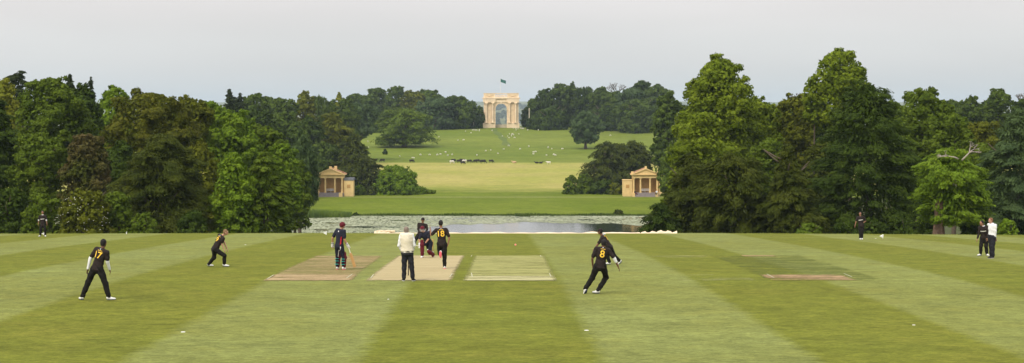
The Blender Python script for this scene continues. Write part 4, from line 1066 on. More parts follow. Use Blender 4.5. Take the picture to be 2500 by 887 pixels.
for (cx, cy) in SH:
    px, py = 880 + cx/3.289, 180 + cy/3.289
    Y = Yfar(py + 1.2); Y = min(Y, 897); X = (px-1250)/F*Y
    o_ = bpy.data.objects.new('sheep', shm); COL.objects.link(o_); o_.location = (X, Y, gzf(X, Y) - .02); o_.rotation_euler = (0, 0, rg2.uniform(0, 6.28)); s = rg2.uniform(.65, .88); o_.scale = (s, s, s)
    band = 'just below the arch' if cy < 480 else 'high on the slope' if cy < 550 else 'halfway down the slope' if cy < 625 else 'low on the slope above the cattle'
    hz_ = 'left of the lone oak' if px < 912 else 'between the lone oak and the arch' if px < 1181 else 'in line with the arch' if px < 1275 else 'right of the arch'
    tag(o_, 'white sheep %s, %s' % (band, hz_), 'sheep', 'sheep %s, %s' % (band, hz_))
# ------------------------------------------------------------------ people
SK = {'light': mat('skin_light', (.46, .25, .17), .6, .06, 8), 'tan': mat('skin_tan', (.30, .155, .095), .6, .06, 8), 'brown': mat('skin_brown', (.15, .07, .042), .6, .06, 8)}
HR = {'black': mat('hair_black', (.010, .008, .008), .7, .2, 20), 'blond': mat('hair_blond', (.20, .12, .055), .7, .2, 20), 'grey': mat('hair_grey', (.22, .17, .14), .8, .2, 20), 'ginger': mat('hair_ginger', (.17, .08, .035), .7, .2, 20)}
def cloth(name, col, rough=.85, var=.15): return mat(name, col, rough, var, 7, .15, bump=.5, bscale=9)
K = {'kit': cloth('kit_black', (.026, .019, .018)), 'trous': cloth('trouser_black', (.013, .012, .011)), 'navy': cloth('navy_cloth', (.020, .022, .036)), 'navyt': cloth('navy_trouser', (.012, .014, .024)),
     'cream': cloth('cream_knit', (.70, .63, .50)), 'white': cloth('white_cloth', (.74, .74, .76)), 'maroon': cloth('maroon', (.105, .012, .020), .7), 'teal': cloth('teal_strap', (.05, .36, .30)),
     'dk': cloth('charcoal_trouser', (.020, .020, .026)), 'shoe': cloth('white_shoe', (.76, .75, .73), .5, .05), 'shoeb': cloth('black_shoe', (.02, .02, .022), .5), 'sole': cloth('shoe_sole', (.04, .05, .09), .7), 'pink': cloth('pink_sole', (.80, .16, .20), .6),
     'red': cloth('red_trim', (.42, .02, .03)), 'yellow': mat('number_yellow', (.92, .58, .06), .7, .04, 8), 'band': mat('band_white', (.62, .60, .56), .8, .1, 30), 'logo': mat('logo_white', (.7, .7, .7), .8, .05, 8)}
m_eye = mat('eye_dark', (.02, .015, .012), .4, .1); m_lip = mat('lip', (.28, .10, .08), .6, .1)

def solve(p, px, py, L, sgn):
    q = P(px, py, p.y); d2 = (q - p).length
    dy = math.sqrt(max(0.0, L*L - d2*d2))*sgn
    return P(px, py, p.y + dy)
def hand(m, wr, d, pn, lat, curl=.5, k=1.0):
    d = d.normalized(); lat = (lat - d*lat.dot(d)).normalized(); pn = d.cross(lat)*(1 if d.cross(lat).dot(pn) > 0 else -1)
    M_ = Matrix((lat, d, pn)).transposed()
    m.ell(wr + d*.05*k, (.040*k, .055*k, .017*k), M_, 12, 8)
    for i, (o_, L) in enumerate(((-.030, .062), (-.011, .078), (.010, .083), (.029, .072))):
        b0 = wr + d*.088*k + lat*o_*k; d1 = (d + pn*curl*.5 + lat*o_*2).normalized(); b1 = b0 + d1*L*.52*k; d2 = (d1 + pn*curl*.9).normalized()
        m.cap(b0 - d1*.02*k, b1, .0098*k, .0092*k, 8); m.cap(b1, b1 + d2*L*.5*k, .0092*k, .0080*k, 8)
    t0 = wr + d*.02*k + lat*.03*k; t1 = t0 + (d*.7 + lat*.75 + pn*.25).normalized()*.045*k; t2 = t1 + (d + lat*.25 + pn*.35).normalized()*.034*k
    m.cap(t0, t1, .0125*k, .0110*k, 8); m.cap(t1, t2, .0110*k, .0090*k, 8)
def wrinkle(me, amp, seed, fr=14):
    n = len(me.vertices); co = np.empty(n*3, np.float32); me.vertices.foreach_get('co', co); co = co.reshape(-1, 3)
    no = np.empty(n*3, np.float32); me.vertices.foreach_get('normal', no); no = no.reshape(-1, 3)
    w_ = np.sin(co[:, 2]*fr*2.3 + co[:, 0]*fr*1.1 + seed) * np.sin(co[:, 0]*fr + co[:, 1]*fr*.7 + seed*2) + .5*np.sin(co[:, 2]*fr*4 + co[:, 1]*fr*3 + seed) * np.sin(co[:, 0]*fr*3.1)
    co = co + no*(w_*amp)[:, None]; me.vertices.foreach_set('co', co.astype(np.float32).ravel()); me.update()
def decal_text(root, shirt_me, txt, size, center, rt, up, back, m, name, parent, bold=.012, extr=.004, gap=.004):
    cu = bpy.data.curves.new('t', 'FONT'); cu.body = txt; cu.align_x = 'CENTER'; cu.align_y = 'CENTER'; cu.size = 1; cu.offset = bold
    ob = bpy.data.objects.new('t', cu)
    me = eval_mesh(ob)
    ys_ = [v.co.y for v in me.vertices]; xs_ = [v.co.x for v in me.vertices]
    k = size/(max(ys_) - min(ys_)); cx, cy = (max(xs_)+min(xs_))/2, (max(ys_)+min(ys_))/2
    for v in me.vertices: v.co = Vector(((v.co.x-cx)*k*1.0, (v.co.y-cy)*k, 0))
    return project(me, shirt_me, center, rt, up, back, m, name, parent, gap)
def project(me, shirt_me, center, rt, up, back, m, name, parent, gap=.004):
    bm = bmesh.new(); bm.from_mesh(me); bmesh.ops.triangulate(bm, faces=bm.faces)
    for _ in range(3):
        es = [e_ for e_ in bm.edges if e_.calc_length() > .022]
        if not es: break
        bmesh.ops.subdivide_edges(bm, edges=es, cuts=1); bmesh.ops.triangulate(bm, faces=bm.faces)
    bvh = BVHTree.FromPolygons([v.co.copy() for v in shirt_me.vertices], [list(p.vertices) for p in shirt_me.polygons])
    for v in bm.verts:
        q = center + rt*v.co.x + up*v.co.y + back*.5
        hit = bvh.ray_cast(q, -back, 1.0)
        v.co = (hit[0] if hit[0] is not None else q - back*.38) + back*gap
    bmesh.ops.recalc_face_normals(bm, faces=bm.faces)
    bm.to_mesh(me); bm.free()
    return link(name, me, m, parent)

def person(label, fy, H, yaw, pelvis, neck, head, armL, armR, legL, legR, shirt='kit', trous='trous', skin='brown', hair='black', sleeve='short', number=None, group=None,
           shoe='shoe', headgear=None, tz=0, lean=0, face_yaw=None, toeL=None, toeR=None, under=None, vest=False, Y0=None, G=None, pads=False, gloves=False, band=False, lift=(), gripped=(),
           armsgn=(0.5, 0.5), legsgn=(1, 1), shinsgn=(-1, -1), sole=None, vox=.0085, pelv_dy=0.0, curl=.5, collar=None, bulk=1.0, twist=0, tuck=False):
    k = H/1.75
    Yb = Y0 if Y0 else Yof(fy)
    Xb = P(pelvis[0], fy, Yb).x
    gz_ = (lambda X, Y: gzf(X, Y)) if G is None else (lambda X, Y: G)
    org = Vector((Xb, Yb, gz_(Xb, Yb)))
    root = empty('person', org, label, 'person', group)
    yw = R_(yaw); f = Vector((math.sin(yw), math.cos(yw), 0))
    pv = P(*pelvis, Yb + pelv_dy)
    nk = solve(pv, *neck, .53*k, lean)
    up = (nk - pv).normalized()
    yt = R_(yaw + twist); ft = Vector((math.sin(yt), math.cos(yt), 0))
    l = f.cross(Vector((0, 0, 1))).normalized(); lt = ft.cross(up).normalized(); fw = up.cross(lt).normalized()
    hd = solve(nk, *head, .17*k, lean*.6 if lean else 0)
    shL, shR = nk - up*.05*k - lt*.185*k, nk - up*.05*k + lt*.185*k
    hpL, hpR = pv - l*.095*k, pv + l*.095*k
    fsg = 1 if f.y >= 0 else -1
    def arm(sh, tgt, sg):
        e_ = solve(sh, *tgt[0], .285*k, sg[0]); w_ = solve(e_, *tgt[1], .255*k, sg[1]); 
        if (e_-sh).length > .34*k: e_ = sh + (e_-sh).normalized()*.34*k
        if (w_-e_).length > .30*k: w_ = e_ + (w_-e_).normalized()*.30*k
        return e_, w_
    sgL = armsgn if isinstance(armsgn[0], tuple) is False else armsgn[0]
    sgR = armsgn if isinstance(armsgn[0], tuple) is False else armsgn[1]
    eL, wL = arm(shL, armL, sgL); eR, wR = arm(shR, armR, sgR)
    def leg(hp, tgt, sg, ssg, lifted):
        kn = solve(hp, *tgt[0], .43*k, sg*fsg); an = solve(kn, *tgt[1], .42*k, ssg*fsg)
        if not lifted:
            an.z = gz_(an.x, an.y) + .095*k
        return kn, an
    knL, anL = leg(hpL, legL, legsgn[0], shinsgn[0], 'L' in lift); knR, anR = leg(hpR, legR, legsgn[1], shinsgn[1], 'R' in lift)
    toeL = Vector(toeL).normalized() if toeL else f; toeR = Vector(toeR).normalized() if toeR else f
    rel = lambda v: v - org
    pv, nk, hd, shL, shR, hpL, hpR, eL, wL, eR, wR, knL, anL, knR, anR = [rel(v) for v in (pv, nk, hd, shL, shR, hpL, hpR, eL, wL, eR, wR, knL, anL, knR, anR)]
    fy_ = R_(face_yaw if face_yaw is not None else yaw); ff = Vector((math.sin(fy_), math.cos(fy_), -.12)).normalized(); fl_ = ff.cross(Vector((0, 0, 1))).normalized(); fu = fl_.cross(ff).normalized()
    HM = Matrix((fl_, ff, fu)).transposed(); TM = Matrix((lt, fw, up)).transposed()
    def at(u): return pv.lerp(nk, u)
    # torso profile (u, halfwidth, halfdepth)
    prof0_ = [(-.06, .150, .105), (.08, .158, .112), (.22, .146, .104), (.36, .138, .100), (.50, .146, .106), (.64, .160, .112), (.78, .168, .110), (.90, .150, .092)]
    _u = np.linspace(-.06, .90, 15); prof_ = [(float(u), float(np.interp(u, [p_[0] for p_ in prof0_], [p_[1] for p_ in prof0_])), float(np.interp(u, [p_[0] for p_ in prof0_], [p_[2] for p_ in prof0_]))) for u in _u]
    def torso(m, add, u0=-1, u1=2, bl=1.0):
        for u, a, b in prof_:
            if u0 <= u <= u1: m.ell(at(u), ((a*k*bl+add), (b*k*bl+add), .075*k+add), TM, 20, 12)
    # body
    b = MB(); torso(b, -.012)
    b.cap(nk - up*.03*k, hd - fu*.03*k, .058*k, .052*k)
    b.ell(hd + fu*.012*k, (.076*k, .094*k, .108*k), HM); b.ell(hd - fu*.052*k + ff*.028*k, (.055*k, .060*k, .058*k), HM)
    b.cap(hd + ff*.088*k + fu*.01*k, hd + ff*.108*k - fu*.022*k, .010*k, .015*k, 8)
    for s_2 in (-1, 1): b.ell(hd + fl_*s_2*.078*k - fu*.005*k, (.012*k, .022*k, .032*k), HM, 10, 6)
    b.cap(nk - up*.035*k, shL, .06*k, .055*k); b.cap(nk - up*.035*k, shR, .06*k, .055*k)
    for sh, e_, w_, sd in ((shL, eL, wL, -1), (shR, eR, wR, 1)):
        b.cap(sh, e_, .047*k, .038*k); b.cap(e_, w_, .038*k, .026*k)
        d = (w_ - e_).normalized()
        pn = (pv + up*.1 - w_); pn = (pn - d*pn.dot(d)).normalized(); lat = d.cross(pn)*(1 if sd > 0 else -1)
        if lat.dot(f) < 0: lat = -lat
        hand(b, w_, d, pn, lat, curl, k)
    for hp, kn, an, te in ((hpL, knL, anL, toeL), (hpR, knR, anR, toeR)):
        b.cap(hp, kn, .082*k, .054*k); b.cap(kn, an, .054*k, .036*k); b.cap(an, an + te*.10*k - Vector((0, 0, .055*k)), .034*k, .022*k)
    bo = link('body', remesh(b, vox, 3, 'body'), SK[skin], root)
    # hair
    if hair and headgear != 'helmet':
        h = MB(); h.ell(hd + fu*.030*k - ff*.016*k, (.086*k, .098*k, .104*k), HM); h.ell(hd - ff*.035*k - fu*.015*k, (.078*k, .068*k, .085*k), HM)
        hm_ = remesh(h, .012, 2, 'hair'); wrinkle(hm_, .004, 3, 60)
        # cut the face free
        bm = bmesh.new(); bm.from_mesh(hm_)
        dl_ = [v for v in bm.verts if (v.co - hd).dot(ff) > .055*k and (v.co - hd).dot(fu) < .062*k or ((v.co - hd).dot(ff) > .0 and (v.co - hd).dot(fu) < -.02*k) or (v.co - hd).dot(fu) < -.075*k]
        bmesh.ops.delete(bm, geom=dl_, context='VERTS'); bm.to_mesh(hm_); bm.free()
        link('hair', hm_, HR[hair], root)
    for s_2 in (-1, 1): MB().ell(hd + fl_*s_2*.032*k + ff*.088*k + fu*.014*k, (.012*k, .008*k, .007*k), HM, 8, 6).build('eye', m_eye, root)
    MB().ell(hd + ff*.086*k - fu*.05*k, (.024*k, .008*k, .006*k), HM, 8, 6).build('mouth', m_lip, root)
    # shirt
    s_ = MB(); torso(s_, .020, .05 if tuck else -.1, 1, bulk)
    if not tuck: s_.ell(at(-.06), (.150*k*bulk+.034, .105*k*bulk+.036, .06*k), TM, 24, 10); s_.ell(at(.02), (.153*k*bulk+.030, .108*k*bulk+.030, .07*k), TM, 24, 10)
    s_.cap(nk - up*.045*k, shL, .074*k, .066*k); s_.cap(nk - up*.045*k, shR, .074*k, .066*k)
    for sh, e_, w_ in ((shL, eL, wL), (shR, eR, wR)):
        if sleeve == 'short': s_.cap(sh, sh.lerp(e_, .74), .070*k, .066*k)
        else: s_.cap(sh, e_, .069*k, .055*k); s_.cap(e_, e_.lerp(w_, .93), .055*k, .043*k)
    sm = remesh(s_, .013, 4, 'shirt'); wrinkle(sm, .006, fy)
    so_ = link('shirt', sm, K[shirt if not vest else 'white'], root)
    outer = sm
    if vest:
        v_ = MB(); torso(v_, .036, .10, .95, bulk*1.02); v_.cap(nk - up*.06*k, shL.lerp(nk, .15), .085*k, .082*k); v_.cap(nk - up*.06*k, shR.lerp(nk, .15), .085*k, .082*k)
        vm = remesh(v_, .014, 4, 'sweater_vest'); wrinkle(vm, .004, fy); vo = link('sweater_vest', vm, K['cream'], root)
        h_ = MB(); h_.ell(at(.04), (.158*k*bulk+.034, .11*k*bulk+.034, .03*k), TM, 24, 8); h_.build('hem', cloth('knit_hem', (.50, .45, .36)), vo)
    if collar: MB().lathe([(.064*k, -.02), (.068*k, .035), (.058*k, .035), (.055*k, -.02)], (0, 0, 0), 16).build('collar', K[collar], so_, smooth=True).matrix_local = Matrix.Translation(nk + up*.015*k) @ TM.to_4x4()
    if under:      # tight arm sleeves
        for nm_, e_, w_, sh in (('arm_sleeve', eL, wL, shL), ('arm_sleeve', eR, wR, shR)):
            if under == 'R' and sh is shL: continue
            if under == 'Rhalf' and sh is shL: continue
            a_ = MB(); a_.cap(sh.lerp(e_, .66), e_, .057*k, .053*k)
            a_.cap(e_, e_.lerp(w_, .98 if under != 'Rhalf' and under != 'half' else (.15 if under == 'half' else .35)), .052*k, .037*k if under not in ('Rhalf', 'half') else .047*k)
            link(nm_, remesh(a_, .012, 2, nm_), K['white'], root)
    # trousers
    t_ = MB(); tl = .84 if pads else 1.0
    for u, a, b2 in prof_[:4]: t_.ell(at(u), (a*k*(bulk if tuck else 1)+(.030 if tuck else .008), b2*k*(bulk if tuck else 1)+(.030 if tuck else .008), .085*k), TM, 20, 12)
    t_.ell(pv - up*.07*k, (.155*k, .116*k, .09*k), TM)
    for hp, kn, an in ((hpL, knL, anL), (hpR, knR, anR)):
        t_.cap(hp, kn, .108*k, .088*k*tl); t_.cap(kn, an + (kn-an).normalized()*.02*k, .088*k*tl, .070*k*tl)
    tm_ = remesh(t_, .013, 4, 'trousers'); wrinkle(tm_, .008, fy+3, 11); to_ = link('trousers', tm_, K[trous], root)
    # shoes
    for an, te, lf in ((anL, toeL, 'L' in lift), (anR, toeR, 'R' in lift)):
        te = te.normalized(); side = te.cross(Vector((0, 0, 1)));
        if side.length < .2: side = Vector((1, 0, 0))
        side.normalize(); upv = side.cross(te).normalized()
        S_ = Matrix((side, te, upv)).transposed()
        sh = MB(); sh.ell(an - upv*.015*k - te*.005*k, (.048*k, .064*k, .060*k), S_); sh.cap(an - upv*.02*k + te*.02*k, an - upv*.045*k + te*.09*k, .042*k, .034*k); sh.ell(an - upv*.050*k + te*.075*k, (.047*k, .085*k, .038*k), S_); sh.ell(an - upv*.056*k + te*.15*k, (.046*k, .055*k, .030*k), S_)
        shm_ = remesh(sh, .010, 2, 'shoe'); o3 = link('shoe', shm_, K[shoe], root)
        q = MB(); q.ell(an - upv*.080*k + te*.07*k, (.050*k, .140*k, .014*k), S_, 20, 8); q.build('sole', K[sole or 'sole'], o3, smooth=True)
    # head gear
    if headgear == 'helmet':
        h = MB(); h.ell(hd + fu*.030*k - ff*.006*k, (.108*k, .125*k, .118*k), HM)
        hm_ = remesh(h, .014, 1, 'helmet'); bm = bmesh.new(); bm.from_mesh(hm_)
        bmesh.ops.delete(bm, geom=[v for v in bm.verts if (v.co-hd).dot(fu) < .0 and (v.co-hd).dot(ff) > -.03 or (v.co-hd).dot(fu) < -.055*k], context='VERTS'); bm.to_mesh(hm_); bm.free()
        ho = link('helmet', hm_, K['maroon'], root)
        pk = MB(); pk.ell(hd + ff*.12*k + fu*.055*k, (.085*k, .065*k, .010*k), HM); pk.build('peak', K['maroon'], ho)
        gr = MB()
        for zz_ in (.025, -.005, -.035, -.065):
            gr.tube([hd + fu*zz_*k + (fl_*math.sin(a_)*.112 + ff*math.cos(a_)*.145)*k for a_ in np.linspace(-1.35, 1.35, 11)], .0055*k, 6)
        gr.build('grille', mat('grille_grey', (.45, .45, .45), .4, .05), ho)
    if headgear == 'cap':
        h = MB(); h.ell(hd + fu*.045*k - ff*.008*k, (.090*k, .104*k, .085*k), HM); h.build('cap', K['kit'], root, smooth=True)
        h = MB(); h.ell(hd + fu*.05*k + ff*.11*k, (.07*k, .06*k, .008*k), HM); h.build('cap_peak', K['kit'], root, smooth=True)
    # batting gear
    if pads:
        for kn, an in ((knL, anL), (knR, anR)):
            ax = (kn - an).normalized(); fr = (f - ax*f.dot(ax)).normalized() if 'kneel' not in str(pads) else None
            if fr is None: fr = (Vector((-.15, -1, 0)) - ax*ax.dot(Vector((-.15, -1, 0)))); fr = fr.normalized() if fr.length > .1 else Vector((0, 0, -1))
            p_ = MB(); o1 = fr*.035*k
            p_.cap(an + o1 + ax*.06, kn + o1 - ax*.04, .078*k, .090*k); p_.ell(kn + fr*.055*k, (.098*k,)*3); p_.cap(kn + o1 + ax*.03, kn + o1 + ax*.16*k, .090*k, .075*k)
            pm_ = remesh(p_, .012, 3, 'batting_pad'); po = link('batting_pad', pm_, K['maroon'], root)
            back = -fr; sd = ax.cross(fr).normalized()
            for f_ in ((.30, .62, .86) if pads != 'kneel' else (.3,)):
                c_ = an.lerp(kn, f_); q = MB(); q.tube([c_ + (sd*math.sin(a_)*.088 - fr*math.cos(a_)*.088)*k for a_ in np.linspace(-1.5, 1.5, 9)], .011*k, 8); q.build('strap', K['teal' if pads != 'kneel' else 'white'], po, smooth=True)
    if gloves:
        for w_, e_ in ((wL, eL), (wR, eR)):
            d = (w_ - e_).normalized(); g = MB(); g.cap(w_ - d*.05, w_ + d*.03, .048, .055); g.ell(w_ + d*.075, (.058, .050, .055))
            for j in range(4): sd2 = Vector((1, 0, 0)); o4 = sd2*(-.036+.024*j); g.cap(w_ + d*.07 + o4, w_ + d*.135 + o4 + fw*.02, .017, .015, 8)
            g.cap(w_ + d*.03 + fw*.04, w_ + d*.09 + fw*.06, .018, .015, 8)
            go = link('batting_glove', remesh(g, .009, 2, 'batting_glove'), K['white'], root)
            MB().tube([w_ - d*.045 + (lt*math.cos(a_) + fw*math.sin(a_))*.052 for a_ in np.linspace(0, 6.28, 12)], .012, 6).build('wrist_strap', K['kit'], go)
    back = -fw
    if number:
        c_ = at(.68); sz = number[1]
        decal_text(root, outer, number[0], sz, c_, lt, up, back, K['yellow'], 'number', so_)
        me = bpy.data.meshes.new('name_strip'); bm = bmesh.new()
        for j in range(7):
            x_ = -.066 + j*.022
            bm.faces.new([bm.verts.new((x_ + a_, b2, 0)) for a_, b2 in ((0, .0), (.014, .0), (.014, .022), (0, .022))])
        bm.to_mesh(me); bm.free()
        project(me, outer, c_ + up*(sz/2 + .028), lt, up, back, K['yellow'], 'name_strip', so_)
        me = bpy.data.meshes.new('logo'); bm = bmesh.new(); bm.faces.new([bm.verts.new(v) for v in ((-.022, 0, 0), (.022, 0, 0), (0, .03, 0))]); bm.to_mesh(me); bm.free()
        project(me, outer, c_ + up*(sz/2 + .075), lt, up, back, K['logo'], 'logo', so_)
    if band:
        me = bpy.data.meshes.new('chest_band'); bm = bmesh.new(); bm.faces.new([bm.verts.new(v) for v in ((-.13, 0, 0), (.13, .02, 0), (.13, .055, 0), (-.13, .04, 0))]); bm.to_mesh(me); bm.free()
        project(me, outer, at(.58), -lt, up, fw, K['band'], 'chest_band', so_)
    J = dict(wL=wL+org, wR=wR+org, eL=eL+org, eR=eR+org, knL=knL, knR=knR, at=at, lt=lt, fw=fw, up=up, shirt=so_, outer=outer, org=org, to=to_, pv=pv, hd=hd)
    print('PERSON', label[:30], 'torso %.2f' % ((nk-pv).length), 'arms %.2f %.2f %.2f %.2f' % ((eL-shL).length, (wL-eL).length, (eR-shR).length, (wR-eR).length), 'legs %.2f %.2f %.2f %.2f' % ((knL-hpL).length, (anL-knL).length, (knR-hpR).length, (anR-knR).length))
    return root, J

FG = 'fielders in black kit'
person('fielder in black with yellow 17 and white arm sleeves, feet wide apart', 733, 1.82, 22, (237, 655), (250, 608), (253, 594.5), ((217, 637), (213.5, 661)), ((262.5, 640), (267.5, 658)),
       ((216, 688), (201, 725)), ((257, 692), (265.3, 726)), lean=1, under='both', number=('17', .20), group=FG, toeL=(-.6, .8, 0), toeR=(.95, .35, 0), armsgn=(.6, .8), shinsgn=(-.2, -.2), legsgn=(.6, .6))
person('fair haired fielder in black with yellow 9, crouching side on with hands on knees', 651, 1.70, 72, (524.5, 609), (541.5, 576), (551, 568), ((549, 594), (554, 608)), ((541, 594), (547, 608)),
       ((523, 629), (509.5, 645)), ((548, 624), (547.5, 647)), lean=.3, skin='light', hair='blond', number=('9', .20), group=FG, toeL=(.95, .1, 0), toeR=(1, 0, 0), armsgn=(.3, .3), legsgn=(.1, -.1), shinsgn=(.1, .1), pelv_dy=0, face_yaw=85, twist=-22)
rn, Jn = person('standing batter in navy with maroon helmet, pads and gloves, bat at his side', 659, 1.80, 38, (828, 600), (832, 560.5), (836, 551.5), ((811, 583), (812, 597)), ((841, 585), (848, 598)),
       ((824, 628), (823, 653)), ((838.5, 629.5), (838, 654)), shirt='navy', trous='navyt', skin='light', hair=None, headgear='helmet', pads=True, gloves=True, armsgn=(.5, .8), shinsgn=(-.1, -.1), legsgn=(.3, .3), toeL=(.1, 1, 0), toeR=(.3, 1, 0), sole='pink')
# red side stripe on the standing batter's trousers and shirt, small white back logo
me = bpy.data.meshes.new('logo'); bm = bmesh.new(); bm.faces.new([bm.verts.new(v) for v in ((-.03, 0, 0), (.02, -.01, 0), (.03, .03, 0), (-.01, .045, 0))]); bm.to_mesh(me); bm.free()
project(me, Jn['outer'], Jn['at'](.86), Jn['lt'], Jn['up'], -Jn['fw'], K['logo'], 'logo', Jn['shirt'])
def stripe(J, host, host_me, z0, z1, wdt, name, m, off=0.0, side=1):
    me = bpy.data.meshes.new(name); bm = bmesh.new(); bm.faces.new([bm.verts.new(v) for v in ((-wdt/2+off, z0, 0), (wdt/2+off, z0, 0), (wdt/2+off, z1, 0), (-wdt/2+off, z1, 0))]); bm.to_mesh(me); bm.free()
    sd = (J['lt']*side - J['fw']*.55).normalized(); rt = J['up'].cross(sd).normalized()
    project(me, host_me, J['pv'], rt, J['up'], sd, m, name, host, .003)
stripe(Jn, Jn['shirt'], Jn['outer'], .02, .36, .045, 'side_panel', K['red'])
stripe(Jn, Jn['to'], Jn['to'].data, -.42, -.02, .03, 'side_stripe', K['band'])
def bat(a, b, label, roll=Vector((0, -1, 0))):
    a = Vector(a); b = Vector(b); d = (b-a).normalized(); L = .86
    r = empty('cricket_bat', a, label, 'cricket bat', 'cricket bats'); sd = d.cross(roll).normalized(); nm_ = sd.cross(d).normalized()
    M_ = Matrix((sd, nm_, d)).transposed().to_4x4()
    h = MB().tube([(0, 0, -.05), (0, 0, .28)], [.018, .017], 10); ho = h.build('handle', mat('bat_grip', (.62, .60, .50), .7, .1), r); ho.matrix_local = M_
    bl = MB()
    bm_pts = [(-.054, -.008), (.054, -.008), (.054, .010), (.0, .034), (-.054, .010)]
    rings = []
    for z, s_ in ((.26, .35), (.32, .95), (.5, 1), (.74, 1.12), (.84, .95)):
        rings.append([bl.b.verts.new((x*(s_ if z < .32 else 1), y*s_, z)) for x, y in bm_pts])
    for i in range(4):
        for j in range(5): bl.b.faces.new((rings[i][j], rings[i][(j+1) % 5], rings[i+1][(j+1) % 5], rings[i+1][j]))
    bl.b.faces.new(rings[0][::-1]); bl.b.faces.new(rings[-1])
    bo = bl.build('blade', mat('willow', (.42, .24, .085), .5, .12, 5), r); bo.matrix_local = M_
    so = MB().box(-.045, .045, -.012, .0, .34, .44).build('sticker', mat('bat_sticker', (.70, .52, .08), .5, .1), bo)
    return r
bat(Jn['wR'] + Vector((.03, .0, -.05)), P(864.5, 646, Jn['wR'].y - .1), 'willow bat held down by the standing batter')
person('umpire in cream sleeveless sweater, white shirt and dark trousers, seen from behind', 687, 1.80, 2, (994.5, 618), (992.4, 571.5), (992, 563), ((974, 601), (983, 615)), ((1012, 601), (1006, 615)),
       ((987, 650), (986, 680)), ((1004.8, 650), (1008, 680)), trous='dk', skin='light', hair='grey', sleeve='long', vest=True, collar='white', shoe='shoeb', sole='band', armsgn=(.2, 1), shinsgn=(.1, .1), legsgn=(.2, .2), toeL=(-.25, 1, 0), toeR=(.3, 1, 0), bulk=1.2, lean=.3, tuck=True)
person('crouching wicketkeeper in black cap and kit behind the stumps', 612, 1.78, 180, (1027, 574), (1032, 546), (1032.4, 538), ((1043, 560), (1038, 572)), ((1021, 560), (1027, 572)),
       ((1041, 588), (1045, 608)), ((1013, 587), (1009, 608)), skin='tan', headgear='cap', sleeve='long', group=FG, lean=-.5, armsgn=(-.3, -.8), legsgn=(1, 1), shinsgn=(-.6, -.6), toeL=(.4, -1, 0), toeR=(-.4, -1, 0))
rs, Js = person('batter in navy and maroon down on one knee playing a sweep', 629, 1.80, 188, (1046, 594), (1037, 567.5), (1031, 560), ((1046, 584), (1036, 597)), ((1023.5, 585), (1024.5, 598)),
       ((1049, 615), (1058, 621)), ((1031, 598), (1031.5, 626)), shirt='navy', trous='navyt', skin='light', hair=None, headgear='helmet', pads='kneel', gloves=True, lean=-1, armsgn=(-.3, -.8), legsgn=(1, 1), shinsgn=(-1, .1), lift=('L',), toeL=(.3, .3, -.9), toeR=(-.3, -1, 0), sole='red')
me = bpy.data.meshes.new('sleeve_badge'); 
bat(Js['wR'] + Vector((.10, -.05, -.06)), Js['wR'] + Vector((-.75, -.15, .03)), 'bat held level by the kneeling batter, mostly hidden by the umpire', Vector((0, 0, 1)))
person('bowler in black with yellow 18 following through on one leg, left hand raised', 657, 1.80, 3, (1079, 596), (1077, 558), (1076, 546), ((1052.5, 574.5), (1050.5, 560)), ((1097, 581), (1093.5, 597)),
       ((1074, 620), (1076, 616)), ((1085.3, 624.5), (1085.3, 652)), skin='tan', number=('18', .23), group=FG, lean=.4, armsgn=(.5, .5), legsgn=(1, .4), shinsgn=(-1, -.1), lift=('L',), toeL=(.02, .22, -1), toeR=(.1, 1, 0), sole='pink', curl=.15)
person('fielder in black with yellow 8 and one white arm sleeve, pushing off to the right', 718, 1.80, -4, (1465, 650), (1471.5, 605), (1474, 594.5), ((1446, 632), (1447, 648)), ((1501, 633), (1509, 651)),
       ((1446.5, 678), (1428, 707)), ((1479.5, 678), (1460, 702)), number=('8', .225), group=FG, lean=.8, under='Rhalf', headgear=None, armsgn=(.5, .6), legsgn=(.5, 1), shinsgn=(-.6, -.6), lift=('L',), toeL=(-.3, .45, -.75), toeR=(-.75, .5, 0))
person('fielder in black cap bending and running left behind the number eight', 646, 1.75, -72, (1488, 604), (1470, 577), (1465.3, 566), ((1460, 596), (1452.5, 606)), ((1463, 594), (1457, 602)),
       ((1483, 627), (1488, 641)), ((1500, 626), (1513, 637)), number=('1', .19), group=FG, lean=.3, armsgn=(-.5, -.3), legsgn=(.2, .2), shinsgn=(.1, .1), headgear='cap', lift=('R',), toeL=(-1, 0, 0), toeR=(-.6, .2, -.6))
person('fielder in black with a pale chest band walking near the right boundary marker', 584, 1.70, 185, (2102.5, 551), (2100.5, 529), (2100, 522), ((2113.5, 540), (2104.5, 547)), ((2090, 541), (2087.6, 551)),
       ((2105, 566.5), (2104.5, 580.5)), ((2100, 566.5), (2100, 580)), skin='tan', band=True, group=FG, lean=-.1, armsgn=(.2, -.8), legsgn=(.2, .2), shinsgn=(-.1, -.1))
person('fielder in black long sleeves leaning forward beside the white shirted umpire', 625, 1.74, 208, (2403, 580), (2401, 553.5), (2396.5, 545.5), ((2413, 567), (2411, 581)), ((2390, 571), (2386.2, 583)),
       ((2407.5, 603), (2409.5, 620)), ((2395, 601.5), (2394, 620)), skin='tan', sleeve='long', band=True, group=FG, lean=-.5, armsgn=(-.3, -.4), legsgn=(.6, .6), shinsgn=(-.3, -.3), toeL=(.2, -1, 0), toeR=(-.9, -.5, 0), face_yaw=235, collar='white')
